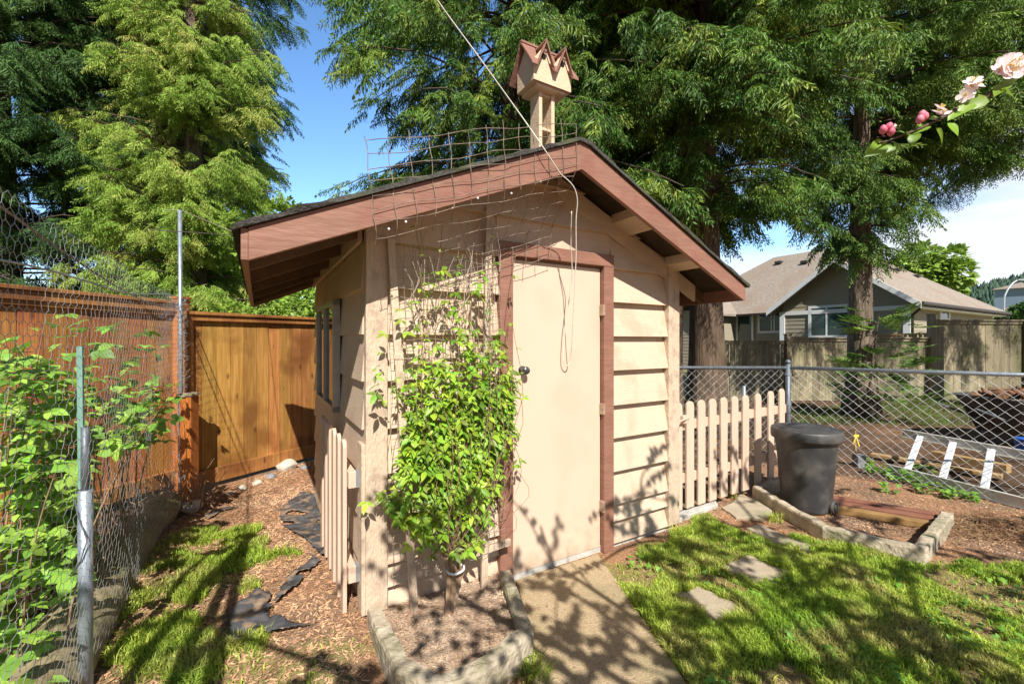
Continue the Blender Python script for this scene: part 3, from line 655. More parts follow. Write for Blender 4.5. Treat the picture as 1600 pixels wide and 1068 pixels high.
for s_,nm in((1,0),(-1,1)):
    wc=bc+Vector((.13,-.165,.062)) if nm==0 else bc+Vector((.22,.10,.062))
    mb=MB(); n=20; vs=[];fs=[]
    for k in range(n):
        a=2*math.pi*k/n
        for r,o in((.058,-.014),(.062,0),(.058,.014),(.044,.014),(.044,-.014)):
            vs.append(wc+wr*math.cos(a)*r+Z*math.sin(a)*r+wd*o)
    for k in range(n):
        for q in range(5): fs.append((k*5+q,((k+1)%n)*5+q,((k+1)%n)*5+(q+1)%5,k*5+(q+1)%5))
    mb.add(vs,fs)
    for k in range(3): 
        a=math.pi*k/3+.3; d_=wr*math.cos(a)+Z*math.sin(a); mb.box(wc,d_*.048,wd*.006,d_.cross(wd)*.006)
    lathe_dir(mb,wc-wd*.012,wd,[(.014,0),(.014,.024),(.002,.025)],10)
    mb.build('wheel',M['black'],binn)
    MB().tube([wc-wd*.02,wc-wd*.09],.008,6).build('axle',M['darkmetal'],binn)


# ------------------------------------------------------------------ timber edging boards in the bed
a=G(1302,786,.07); b=G(1458,812,.07); d=(b-a).normalized(); s_=Vector((-d.y,d.x,0))
labs=[('lowest ochre edging timber inside the curb next to the bin','yboard'),('dark red painted board resting behind the ochre timber','redboard'),('second red painted board lying nearest the weeds','redboard')]
for k,(l,mm) in enumerate(labs):
    c=(a+b)/2+s_*(.0+.098*k)+Z*(-.045+.012*k); L2=(b-a).length/2+.03*k
    mb=MB(); mb.box(c,d*L2,s_*.042,Z*(.026)); mb.build('edging_board',M[mm],loc=tuple(c),bevel=.004,label=l,cat='board',group='boards in the bin bed')

# ------------------------------------------------------------------ ladder behind fence
ba=G(1386,731,.06); bb=G(1640,796,.06); ta=P(1410,676,5.30); tb=P(1640,718,4.18)
ld=thing('ladder',(ba+bb)/2,'aluminium ladder lying on its side behind the chain link fence','ladder')
def rail(mb,a,b,upv,w=.046,t=.016):
    d=(b-a); L_=d.length; d.normalize(); n=d.cross(upv).normalized(); mb.box((a+b)/2,d*L_/2,upv*w,n*t*.3); mb.box((a+b)/2+upv*w,d*L_/2,upv*.003,n*t); mb.box((a+b)/2-upv*w,d*L_/2,upv*.003,n*t)
upv=((ta-ba)+(tb-bb)).normalized()
for a_,b_ in((ba,bb),(ta,tb)):
    mb=MB(); rail(mb,a_,b_,Z); mb.build('side_rail',M['alurail'],ld)
for t in(.15,.40,.66,.92):
    p=ba.lerp(bb,t); q=ta.lerp(tb,t); d=(q-p); n=(bb-ba).normalized(); mb=MB(); mb.box((p+q)/2,d/2,n*.032,n.cross(d.normalized())*.012); mb.build('rung',M['alu'],ld,bevel=.004)
# planks
for (p,q,l,hh) in((G(1370,712,.05),G(1580,748,.05),'long yellow wooden plank lying on the ground behind the ladder',.02),(G(1468,712,.09),G(1590,736,.09),'short thick wooden plank lying behind the long yellow one',.045)):
    mb=MB(); d=(q-p); n=d.normalized(); mb.box((p+q)/2+Vector((0,.08,0)),d/2,Vector((-n.y,n.x,0))*.05,Z*hh); mb.build('wooden_plank',M['plank'],loc=tuple(p),bevel=.003,label=l,cat='plank')

# wheelbarrow tub with bark
tcn=P(1600,660,6.3); tcn=Vector((tcn.x,6.3,.05))
wb=thing('wheelbarrow',tcn,'black wheelbarrow heaped with bark behind the chain link fence','wheelbarrow')
mb=MB(); vs=[];fs=[]; n=24
for (rx,ry,z,ox) in((.50,.33,.12,0),(.76,.45,.62,0),(.80,.48,.65,0),(.76,.45,.63,0),(.48,.32,.2,0)):
    for k in range(n):
        a=2*math.pi*k/n; c_a=math.copysign(abs(math.cos(a))**.6,math.cos(a)); s_a=math.copysign(abs(math.sin(a))**.6,math.sin(a)); vs.append(tcn+Vector((rx*c_a+ox,ry*s_a,z)))
for i in range(4):
    for k in range(n): fs.append((i*n+k,i*n+(k+1)%n,(i+1)*n+(k+1)%n,(i+1)*n+k))
fs.append(tuple(range(n))[::-1]); fs.append(tuple(range(4*n,5*n)))
mb.add(vs,fs); mb.build('tub',M['black'],wb,smooth=True)
for s_ in(-1,1):
    MB().tube([tcn+Vector((.5,s_*.1,.22)),tcn+Vector((-.3,s_*.22,.24)),tcn+Vector((-1.0,s_*.27,.50))],.017,8).build('handle',M['darkmetal'],wb)
    MB().tube([tcn+Vector((-.3,s_*.22,.24)),tcn+Vector((-.38,s_*.22,.0))],.014,8).build('leg',M['darkmetal'],wb)
mb=MB(); 
wcc=tcn+Vector((.62,0,.18)); vs=[];fs=[];n=18
for k in range(n):
    a=2*math.pi*k/n
    for r,o in((.17,-.03),(.18,0),(.17,.03),(.1,.03),(.1,-.03)): vs.append(wcc+Vector((math.cos(a)*r,o,math.sin(a)*r)))
for k in range(n):
    for q in range(5): fs.append((k*5+q,((k+1)%n)*5+q,((k+1)%n)*5+(q+1)%5,k*5+(q+1)%5))
mb.add(vs,fs); mb.build('wheel',M['black'],wb)
rr=random.Random(12); mb=MB()
for k in range(70):
    c=tcn+Vector((rr.uniform(-.5,.5),rr.uniform(-.28,.28),.60+rr.uniform(0,.14))); c.z-=.25*abs(c.x-tcn.x)*.4
    ax=Vector((rr.uniform(-1,1),rr.uniform(-1,1),rr.uniform(-.5,.8))).normalized(); b2=ax.orthogonal().normalized(); mb.box(c,ax*rr.uniform(.06,.15),b2*rr.uniform(.02,.05),ax.cross(b2)*.012)
mb.build('bark_pieces',M['barkchunk'],loc=tuple(tcn+Z*.6),kind='stuff',label='heap of brown bark pieces filling the wheelbarrow',cat='bark')
pb=P(1606,690,5.6); MB().lathe(Vector((pb.x,pb.y,0)),[(.10,0),(.12,.22),(.125,.23),(.11,.232)],20).build('bucket',M['bluep'],loc=(pb.x,pb.y,0),smooth=True,label='blue bucket at the right edge behind the ladder',cat='bucket')
# yellow ribbon post behind the bin
yp=G(1342,728); MB()
yt=thing('marker_stake',yp,'short grey block and stake tied with yellow ribbon behind the bin','stake')
mb=MB(); mb.box(yp+Z*.06,Vector((.05,0,0)),Vector((0,.05,0)),Z*.08); mb.build('block',M['stone_dark'],yt,bevel=.01)
mb=MB(); mb.tube([yp+Vector((-.04,.0,.1)),yp+Vector((-.045,0,.42))],.012,6); mb.build('stake',M['plank'],yt)
mb=MB()
mb.box(yp+Vector((-.045,-.016,.37)),Vector((.03,0,0)),Vector((0,.004,0)),Z*.014)
mb.box(yp+Vector((-.028,-.018,.30)),Vector((.006,0,.003)),Vector((0,.003,0)),Vector((-.02,0,.06)))
mb.box(yp+Vector((-.065,-.018,.32)),Vector((.006,0,-.002)),Vector((0,.003,0)),Vector((.015,0,.05)))
mb.build('ribbon',M['yellow'],yt)

# ------------------------------------------------------------------ weathered fence far
fy=10.9
wf=thing('wooden_fence',P(1229,600,fy),'weathered grey wooden board fence under the cedar trees','fence')
def bfence(parent,a,b,h0,h1,m,bw=.14,name='board_panel',z0=0,gap=.006,t=.02,seed=0,nz=None):
    rr=random.Random(seed); L_=(b-a).length; d=(b-a).normalized(); nrm=Vector((d.y,-d.x,0)); n=int(L_/bw); bw=L_/n; mb=MB()
    for k in range(n):
        f=(k+.5)/n; h=h0+(h1-h0)*f; c=a+d*(k+.5)*bw+nrm*(rr.uniform(-.003,.003)); mb.box(Vector((c.x,c.y,z0+(h-z0)/2)),d*(bw/2-gap/2),nrm*t/2,Z*(h-z0)/2)
    return mb.build(name,m,parent)
def cap(parent,a,b,h0,h1,m,w=.07,t=.018,name='top_cap'):
    d=(b-a); dd=Vector((d.x,d.y,0)).normalized(); nrm=Vector((dd.y,-dd.x,0)); A_=Vector((a.x,a.y,h0)); B_=Vector((b.x,b.y,h1)); d3=(B_-A_); mb=MB(); mb.box((A_+B_)/2,d3/2,nrm*w,Z*t); return mb.build(name,m,parent,bevel=.004)
def X(px,Y): return Vector(((px-800)/F*Y,Y,0))
w1,w2,w3,w4=X(1120,fy),X(1229,fy),X(1452,fy),X(1750,fy)
bfence(wf,w1,w2,1.44,1.44,M['grey_wood'],.15,seed=1,gap=.02); cap(wf,w1,w2,1.47,1.47,M['grey_wood'],.03,.05,'top_rail')
bfence(wf,w2,w3,1.56,1.56,M['grey_wood'],.16,seed=2); cap(wf,w2,w3,1.585,1.585,M['grey_wood'])
cap(wf,w2-Vector((0,.02,0)),w3-Vector((0,.02,0)),1.53,1.53,M['grey_wood'],.02,.035,'top_rail')
bfence(wf,w3,w4,2.0,2.0,M['grey_wood'],.2,seed=3); cap(wf,w3,w4,2.03,2.03,M['grey_wood']); cap(wf,w3-Vector((0,.02,0)),w4-Vector((0,.02,0)),1.97,1.97,M['grey_wood'],.02,.035,'top_rail')
for w_,h in((w2,1.66),(w3,2.17),(X(1600,fy),2.02),(X(1128,fy),1.5)):
    mb=MB(); mb.box(w_+Z*h/2-Vector((0,.05,0)),Vector((.06,0,0)),Vector((0,.06,0)),Z*h/2); mb.box(w_+Z*(h+.015)-Vector((0,.05,0)),Vector((.075,0,0)),Vector((0,.075,0)),Z*.015); mb.build('post',M['grey_wood'],wf,bevel=.004)

# ------------------------------------------------------------------ stained fences left
f1a=Vector((-3.95,2.35,0)); f1b=Vector((-3.37,4.33,0))
f1=thing('wooden_fence',f1b,'tall orange stained board fence behind the raspberry bush','fence')
bfence(f1,f1a,f1b,1.79,1.77,M['cedar_red'],.145,seed=4,z0=.06)
n1=Vector(((f1b-f1a).y,-(f1b-f1a).x,0)).normalized()
cap(f1,f1a,f1b,1.91,1.885,M['cedar'],.075,.016); cap(f1,f1a+n1*.035,f1b+n1*.035,1.855,1.83,M['cedar'],.02,.036,'top_rail'); cap(f1,f1a+n1*.02,f1b+n1*.02,1.80,1.775,M['cedar'],.018,.02,'trim_strip')
cap(f1,f1a+n1*.02,f1b+n1*.02,.16,.15,M['cedar'],.018,.07,'bottom_rail')
mb=MB(); mb.box(f1b+Z*.96+n1*.04,Vector((.05,0,0)),Vector((0,.05,0)),Z*.96); mb.box(f1b+Z*1.935+n1*.04,Vector((.062,0,0)),Vector((0,.062,0)),Z*.012); mb.build('post',M['cedar_post'],f1,bevel=.004)
f2a=Vector((-3.22,4.22,0)); f2b=Vector((-3.22+.6*3.2*.88,4.22+1.16*3.2*.88,0))
f2=thing('wooden_fence',f2a,'honey stained board fence between the corner pole and the shed','fence')
n2=Vector(((f2b-f2a).y,-(f2b-f2a).x,0)).normalized()
bfence(f2,f2a,f2b,1.71,1.75,M['cedar'],.14,seed=5,z0=.15)
cap(f2,f2a,f2b,1.78,1.80,M['cedar'],.07,.016); cap(f2,f2a+n2*.03,f2b+n2*.03,1.735,1.755,M['cedar'],.02,.03,'top_rail'); cap(f2,f2a+n2*.025,f2b+n2*.025,.12,.10,M['cedar'],.018,.075,'bottom_rail')
mb=MB(); mb.box(f2a+Z*.87+n2*.02,Vector((.045,0,0)),Vector((0,.045,0)),Z*.87); mb.build('post',M['cedar'],f2,bevel=.004)
sp=G(296,782); spt=thing('fence_post',sp,'short orange post with a rotten top in front of the fence corner','post')
mb=MB(); mb.box(sp+Z*.47,Vector((.052,0,0)),Vector((0,.05,0)),Z*.52); mb.build('shaft',M['cedar_post'],spt,bevel=.004)
rr=random.Random(4); mb=MB()
for k in range(9): c=sp+Vector((rr.uniform(-.05,.05),rr.uniform(-.05,.05),.995+rr.uniform(0,.015))); mb.box(c,Vector((rr.uniform(.015,.04),0,0)),Vector((0,rr.uniform(.015,.03),0)),Z*rr.uniform(.008,.016))
mb.build('rotten_cap',M['grey_wood'],spt)

# ------------------------------------------------------------------ rocks
def rock(c,sx,sy,sz,m,label,seed):
    import bmesh
    rr=random.Random(seed); bm=bmesh.new(); bmesh.ops.create_icosphere(bm,subdivisions=3,radius=1)
    ax=[Vector((rr.uniform(-1,1),rr.uniform(-1,1),rr.uniform(-1,1))).normalized() for _ in range(9)]; dd=[rr.uniform(.62,.9) for _ in ax]
    for v in bm.verts:
        for a,d in zip(ax,dd):
            t=v.co.dot(a)
            if t>d: v.co-=a*(t-d)*.9
        v.co=Vector((v.co.x*sx,v.co.y*sy,v.co.z*sz))
    me=bpy.data.meshes.new('rock'); bm.to_mesh(me); bm.free(); me.materials.append(m)
    for p in me.polygons: p.use_smooth=False
    o=bpy.data.objects.new('rock',me); o.location=c; o.rotation_euler=(0,0,rr.uniform(0,3)); link(o,None,label,'rock','rocks along the fence foot')
for (px,py,s,mm,l) in((448,716,.12,'stone_grey','large pale boulder at the foot of the honey coloured fence'),(424,730,.05,'stone_dark','small dark grey rock left of the pale boulder'),(402,740,.052,'stone_grey','flat pale rock second along from the dark rock'),(378,748,.045,'stone_grey','small pale rock in the row below the fence boards'),(360,755,.03,'stone_grey','tiny pale stone ending the row of fence rocks'),(476,716,.045,'stone_dark','grey stone half in shade at the shed rear corner'),(296,796,.10,'stone_grey','lumpy mossy rock at the foot of the short orange post'),(262,800,.05,'stone_grey','pale fist sized rock at the end of the log'),(208,975,.02,'stone_grey','little white stone lying beside the log')):
    g=G(px,py+(15 if px>350 and py<800 else 0)); rock(Vector((g.x,g.y,gh(g.x,g.y)+s*.25)),s*1.2,s,s*.75,M[mm],l,int(px))

# ------------------------------------------------------------------ landscape fabric
def cloth(pxpts,label,seed,amp=.015):
    pts=[G(*p) for p in pxpts]; xs=[p.x for p in pts]; ys=[p.y for p in pts]; st=.012
    x=np.arange(min(xs)-.05,max(xs)+.05,st); y=np.arange(min(ys)-.05,max(ys)+.05,st); XX_,YY_=np.meshgrid(x,y)
    jx=(vnoise(XX_,YY_,14,seed)-.5)*.03; jy=(vnoise(XX_,YY_,14,seed+3)-.5)*.03
    ins=inpoly(XX_+jx,YY_+jy,[(p.x,p.y) for p in pts]); hole=vnoise(XX_,YY_,9,seed+9)>.86; ins&=~hole
    zz=gh(XX_,YY_)+.012+amp*fbm(XX_,YY_,9,seed+5)*1.5; n=len(x)
    Vv=np.stack([XX_.ravel(),YY_.ravel(),zz.ravel()],1); idx=np.arange(Vv.shape[0]).reshape(len(y),n)
    q=ins[:-1,:-1]&ins[1:,:-1]&ins[:-1,1:]&ins[1:,1:]; a=idx[:-1,:-1][q];b=idx[:-1,1:][q];c=idx[1:,1:][q];d=idx[1:,:-1][q]
    F_=np.stack([a,b,c,d],1); used=np.unique(F_); mp=-np.ones(len(Vv),int); mp[used]=np.arange(len(used))
    o=fast('landscape_fabric',Vv[used],[mp[F_]],M['fabric'],smooth=True,loc=(pts[0].x,pts[0].y,0),label=label,cat='fabric',group='torn landscape fabric')
    md=o.modifiers.new('s','SOLIDIFY'); md.thickness=.003
cloth([(435,800),(470,770),(490,772),(516,840),(520,860),(512,880),(500,885),(470,850),(440,825)],'black torn fabric sheet lying against the left shed wall',1,.02)
cloth([(520,858),(525,866),(478,925),(430,978),(412,985),(445,935),(470,905),(495,885)],'long black strip of fabric crossing the mulch diagonally',2,.03)
cloth([(352,1030),(356,975),(400,945),(425,950),(430,975),(415,985),(425,1005),(405,1015),(385,1035)],'black fabric scrap lying at the edge of the left grass patch',3,.02)
cloth([(405,1010),(430,990),(450,1005),(484,1004),(480,1013),(440,1020),(415,1022)],'small shiny fabric tail beside the grass patch scrap',4,.03)
cloth([(320,805),(340,795),(372,793),(345,802),(325,815)],'thin black fabric shred near the fence corner post',6,.02)
cloth([(250,862),(265,845),(278,840),(262,858),(255,868)],'tiny black fabric shred beside the log',7,.02)

# ------------------------------------------------------------------ log
lp=[Vector((-3.02,3.75,.07)),Vector((-2.80,3.3,.09)),Vector((-2.55,2.80,.10)),Vector((-2.26,2.33,.10)),Vector((-1.97,1.86,.11)),Vector((-1.55,1.2,.11))]
lq=[]
for i in range(len(lp)-1):
    for k in range(8): lq.append(lp[i].lerp(lp[i+1],k/8)+Vector((random.uniform(-.006,.006),0,random.uniform(-.006,.006))))
MB().tube(lq,[.118+.012*math.sin(i*.5)+.0008*i for i in range(len(lq))],26,flute=lambda a,t:1+.05*math.sin(a*6.28*5+t*9)+.03*math.sin(a*6.28*11+t*23)).build('log',M['log'],loc=tuple(lp[2]),smooth=True,label='long mossy log lying along the foot of the wire fence',cat='log')

# ------------------------------------------------------------------ hex wire fence
def ml(Y): return Vector((-.687-.602*Y,Y,0))
hw=thing('wire_fence',ml(1.75),'hexagonal chicken wire fence sagging between the metal posts on the left','fence')
a=Vector((-3.13,4.06,0)); b=ml(.85); L_=(b-a).length; d=(b-a)/L_; nrm=Vector((d.y,-d.x,0))
w=.056; hh=.052; nx=int(L_/w); nz=int(2.05/(hh*.75))
pt={}
def hp(x,z):
    # loosely sagging sheet
    top=1.90+.20*(x/L_)**1.2-.0*x
    o=.02*math.sin(x*1.9)*math.sin(z*2.1)+.008*math.sin(x*5+z*3)
    j=.0025
    q=a+d*(x+.004*math.sin(z*11+x*3))+nrm*o+Z*z
    return q+Vector((random.uniform(-j,j),random.uniform(-j,j),random.uniform(-j,j)))
def key(i,j): 
    if (i,j) not in pt: pt[(i,j)]=hp(i*w/2,.03+j*hh/4*1.0)
    return pt[(i,j)]
segs=[]
for r_i in range(nz):
    for c_i in range(nx):
        # pointy-top hexes: vertices at half-width steps and quarter-height steps
        ox=c_i*2+(r_i%2); oz=r_i*3
        xt=ox*w/2; top=1.88+.08*(xt/L_)**1.3
        if .03+(oz+4)*hh/4>top: continue
        A0=key(ox,oz+1);B0=key(ox,oz+3);C_=key(ox+1,oz+4);D0=key(ox+2,oz+3);E0=key(ox+1,oz)
        segs+=[(tuple(A0),tuple(B0)),(tuple(B0),tuple(C_)),(tuple(C_),tuple(D0))]
Vv,Fq=wires(segs,.0009,3); fast('hex_mesh',Vv,[Fq],M['hexwire'],hw)
# line wires
mb=MB(); mb.tube([a+Z*1.90+d*(L_*t)+Z*(.02*math.sin(t*9)-.22*t) for t in np.linspace(0,1,16)],.0035,5); mb.build('top_wire',M['hexwire'],hw)
mb=MB(); mb.tube([a+d*(L_*(1-t))+nrm*.02+Z*(1.92-.16*math.sin(t*2.4)) for t in np.linspace(.0,1,14)],.004,5); mb.build('loose_wire',M['rustwire'],hw)
mb=MB(); q1=ml(1.75)
mb.tube([q1+Z*-.05,q1+Z*.894],.0235,14); mb.build('post',M['galv'],hw,smooth=True)
mb=MB(); mb.tube([q1+Z*.86,q1+Z*1.15],.0145,8); mb.build('post_liner',M['darkmetal'],hw,smooth=True)
mb=MB(); mb.tube([q1+Vector((-.016,0,.9)),q1+Vector((-.022,0,1.48))],.011,6); mb.build('stake',M['green_post'],hw)
mb=MB(); mb.tube([q1+Vector((-.024,-.02,.86)),q1+Vector((.0,-.03,.80)),q1+Vector((.03,-.024,.70)),q1+Vector((.01,-.03,.62)),q1+Vector((-.024,-.02,.58))],.0025,5); mb.build('tie_wire',M['darkmetal'],hw)
pole=thing('metal_pole',Vector((-3.13,4.06,0)),'tall thin galvanised pole rising above the wooden fence corner','pole')
pb_=Vector((-3.13,4.06,0)); MB().tube([pb_,pb_+Vector((-.015,0,2.74))],.017,10).build('shaft',M['galv'],pole,smooth=True)
MB().tube([pb_+Vector((-.14,-.02,2.74)),pb_+Vector((.01,0,2.735)),pb_+Vector((.45,.2,2.55)),pb_+Vector((1.05,-1.6,2.14))],.003,5).build('guy_wire',M['palewire'],pole)
rr=random.Random(8); segs=[]
for k in range(700):
    t=rr.random(); z=rr.uniform(.05,1.9); r0=.03+.16*max(0,.75-z)*rr.random(); an=rr.uniform(0,6.28); c=pb_+Vector((r0*math.cos(an)+.1*max(0,.5-z),r0*math.sin(an),z)); dv=Vector((rr.uniform(-1,1),rr.uniform(-1,1),rr.uniform(-1,1)))*.03; segs.append((tuple(c-dv),tuple(c+dv)))
Vv,Fq=wires(segs,.0011,3); fast('mesh_bundle',Vv,[Fq],M['hexwire'],pole)
# crumpled mesh clump at log end
segs=[]; cc=G(232,870); 
for k in range(900):
    z=rr.uniform(.02,.5); c=Vector((-2.66,3.08,z))+Vector((rr.gauss(0,.07),rr.gauss(0,.16),0)); dv=Vector((rr.uniform(-1,1),rr.uniform(-1,1),rr.uniform(-1.6,1.6)))*.022; segs.append((tuple(c-dv),tuple(c+dv)))
Vv,Fq=wires(segs,.001,3); fast('wire_netting',Vv,[Fq],M['hexwire'],loc=(-2.66,3.08,0),label='crumpled grey netting bunched over the end of the log',cat='netting')
# dead twigs at fence corner
rr=random.Random(77); mb=MB()
for k in range(60):
    c=Vector((-2.95+rr.gauss(0,.16),3.85+rr.gauss(0,.14),.02)); d_=Vector((rr.gauss(0,.6),rr.gauss(0,.6),rr.uniform(.2,1.2))).normalized()*rr.uniform(.12,.45); mb.tube([c,c+d_*.5+Vector((rr.gauss(0,.02),0,0)),c+d_],[.006,.004,.002],4,cap=False)
mb.build('dead_twigs',M['twig'],kind='stuff',label='tangle of dead twigs at the fence corner',cat='twigs')

# ------------------------------------------------------------------ raspberry bush
rb=thing('raspberry_bush',Vector((-2.75,2.6,0)),'leafy light green raspberry bush growing behind the chicken wire','bush')
rr=random.Random(21); canes=[]; lv=[]
for k in range(34):
    Y=rr.uniform(1.75,3.25); base=ml(Y)+Vector((-rr.uniform(.12,.55),0,0)); h=rr.uniform(.8,1.6) if k>3 else 1.7; lean=Vector((rr.uniform(-.22,.28),rr.uniform(-.3,.35),0)); p=[]
    for i in range(9):
        t=i/8; p.append(base+Vector((lean.x*t*t*1.2,lean.y*t*t*1.2,h*(t-.18*t*t)*1.15)))
    canes.append(p)
    for i in range(int(34*h)):
        t=rr.uniform(.12,1); j=min(7,int(t*8)); q=p[j].lerp(p[j+1],t*8-j); an=rr.uniform(0,6.28); d_=Vector((math.cos(an),math.sin(an),rr.uniform(-.1,.5))); q2=q+d_*rr.uniform(.03,.14); lv.append((q2,d_,rr.uniform(.045,.085),q))
def proj(q): return 800+F*q.x/q.y, HZ-F*(q.z-CH)/q.y
lv=[l for l in lv if not (proj(l[0])[1]>700 and proj(l[0])[0]>135) and not (proj(l[0])[1]>900) and proj(l[0])[0]<272]
for k in range(240):
    Y=rr.uniform(1.35,2.3); q=ml(Y)+Vector((-rr.uniform(.12,.75),0,rr.uniform(.08,.62))); an=rr.uniform(0,6.28)
    if proj(q)[0]<140: lv.append((q,Vector((math.cos(an),math.sin(an),.2)),rr.uniform(.05,.08),q-Vector((0,0,.06))))
mb=MB()
for p in canes: mb.tube(p,[.006-.004*i/8 for i in range(9)],5,cap=False)
mb.build('canes',M['twig'],rb)
segs=[(tuple(l[3]),tuple(l[0])) for l in lv]; Vv,Fq=wires(segs,.0015,3); fast('leaf_stalks',Vv,[Fq],M['stem'],rb)
def leaves(name,lv,T,m,parent,seed=0,droop=.35,**kw):
    rg=np.random.default_rng(seed); pos=np.array([tuple(l[0]) for l in lv]); X_=np.array([tuple(l[1]) for l in lv]); X_=X_/np.linalg.norm(X_,axis=1,keepdims=True); X_[:,2]-=droop
    up=np.array([[0,-.35,1.]])+rg.normal(0,.35,(len(lv),3)); Yv=np.cross(up,X_); W_,Fq=inst(T[0],T[1],pos,X_,Yv,np.array([l[2] for l in lv])); return fast(name,W_,[Fq],m,parent,smooth=True,**kw)
leaves('foliage',lv,TRIW,M['leaf_rasp'],rb,1)

def smoothp_(p,n=6):
    out=[]
    for i in range(len(p)-1):
        p0=p[max(0,i-1)];p1=p[i];p2=p[i+1];p3=p[min(len(p)-1,i+2)]
        for k in range(n):
            t=k/n; out.append(.5*((2*p1)+(p2-p0)*t+(2*p0-5*p1+4*p2-p3)*t*t+(3*p1-p0-3*p2+p3)*t**3))
    out.append(p[-1]); return out
# ------------------------------------------------------------------ trellis + vine
tr=thing('trellis',S(.4,-.12,.1),'wooden trellis with wire mesh leaning on the wall left of the door','trellis')
def lath(a,b,w=.02,t=.009,m='cream_post'):
    a=Vector(a);b=Vector(b); d_=(b-a); n=V; s_=d_.normalized().cross(n).normalized(); mb=MB(); mb.box((a+b)/2,d_/2,s_*w,n*t); return mb.build('lath',M[m],tr,bevel=.002)
lath(S(.112,-.06,2.04),S(.215,-.14,.08)); lath(S(.70,-.05,2.30),S(.627,-.13,.08)); lath(S(.42,-.06,1.5),S(.40,-.18,.085)); lath(S(.60,-.055,1.75),S(.43,-.17,.085),.016)
lath(S(.12,-.09,1.42),S(.70,-.09,1.42),.014); lath(S(.16,-.115,.78),S(.66,-.115,.78),.014); lath(S(.55,-.13,.30),S(.80,-.13,.31),.02)
rr=random.Random(5); paths=[]
for i in range(17):
    u=.10+i*.041; paths.append([S(u+.006*math.sin(k+i),-.16+.025*math.sin(u*9)+.07*(k/24),.30+1.72*k/24) for k in range(25)])
for j in range(32):
    z=.30+j*.055; paths.append([S(.10+.66*k/12,-.16+.025*math.sin((.1+.66*k/12)*9)+.07*((z-.3)/1.72),z+.006*math.sin(k*1.3+j)) for k in range(13)])
Vv,Fq=wires(polyseg(paths),.0013,4); fast('wire_mesh',Vv,[Fq],M['palewire'],tr)
# tie cloth
vine=thing('climbing_vine',S(.42,-.18,.1),'bright green clematis vine climbing the trellis beside the shed door','vine')
rr=random.Random(31); stems=[]; lv=[]
mb=MB()
for k in range(5):
    b0=S(.40+rr.uniform(-.05,.06),-.22+rr.uniform(-.04,.04),.085); mb.tube([b0,S(.42+.02*k-.04,-.2,.25),S(.42+.03*k-.06,-.18,.42),S(.42+.05*k-.1,-.17,.7)],[.014,.011,.009,.006],6)
mb.build('trunk_stems',M['twig'],vine)
MB().tube(smoothp_([S(.37,-.22,.285),S(.40,-.243,.28),S(.45,-.235,.285),S(.46,-.20,.295),S(.41,-.18,.30),S(.37,-.20,.29),S(.37,-.22,.285)]),.006,6).build('tie_cloth',M['white'],vine,smooth=True)
for k in range(46):
    u0=.42+rr.uniform(-.06,.06); ztop=rr.uniform(.8,1.75) if k>9 else rr.uniform(1.8,2.2); ut=.43+rr.gauss(0,.2); ut=min(.80,max(.05,ut)); dv=rr.uniform(-.34,-.14); p=[]
    for i in range(13):
        t=i/12; p.append(S(u0+(ut-u0)*min(1,t*1.9)+.035*math.sin(t*9+k),-.18+(dv+.18)*math.sin(min(1,t*1.2)*math.pi)**.7,.35+(ztop-.35)*t))
    stems.append(p)
segs=polyseg(stems); Vv,Fq=wires(segs,.0016,4); fast('stems',Vv,[Fq],M['twig'],vine)
def halfw(z):
    if z<.35: return .14
    if z<.75: return .12+(z-.35)*.6
    if z<1.45: return .325+.04*math.sin(z*6)
    if z<1.8: return .36-(z-1.45)*.5
    return .15
n=0
while n<1900:
    z=rr.triangular(.34,1.95,.85); u_s=n*.37; 
    if rr.random()<.86*min(1,max(0,(z-1.05-.16*math.sin(u_s*1.0))/.45)): continue
    hw_=halfw(z)*(1.22 if rr.random()<.08 else 1); u=.425+rr.uniform(-1,1)*hw_+.05*math.sin(z*7)
    dens=vnoise(u,z,7,40)
    if rr.random()>.02+dens*1.3: continue
    th=.11*(1-(abs(u-.44)/(hw_+.02))**2)*(1 if z<1.4 else .5)
    v=-.13-rr.random()**.6*(th+.03)
    an=rr.gauss(0,1.0); out=-V*math.cos(an)+U*math.sin(an)+Z*rr.uniform(-.5,.35)
    lv.append((S(u,v,z),out,rr.choice((rr.uniform(.022,.045),rr.uniform(.035,.07))),None)); n+=1
for p in stems[:10]:
    for i in range(6,13):
        if rr.random()<.6:
            an=rr.gauss(0,1.2); lv.append((p[i],-V*math.cos(an)+U*math.sin(an)+Z*.2,rr.uniform(.02,.045),None))
for (px,py) in((810,718),(800,725),(795,690),(590,600),(603,520),(612,780),(600,770),(640,850),(790,620),(700,470),(735,455),(650,470),(630,500)):
    u=upx(px,-.14); b=S(u,-.14); lv.append((Vector((b.x,b.y,CH+(HZ-py)/F*b.y)),(U*(1 if px>700 else -1)-V*.5+Z*.1),.05,None))
leaves('foliage',lv,TRI,M['leaf_vine'],vine,2,droop=.45)
# bare sprigs
mb=MB()
for k in range(16):
    u=rr.uniform(.12,.74); z=rr.uniform(1.5,1.8); b=S(u,-.14,z); q=[b]
    for i in range(4): b=b+U*rr.uniform(-.05,.05)+Z*rr.uniform(.05,.12)-V*rr.uniform(-.01,.03); q.append(b)
    mb.tube(q,[.003,.0028,.0024,.002,.0012],4,cap=False)
mb.build('dry_sprigs',M['palewire'],vine)

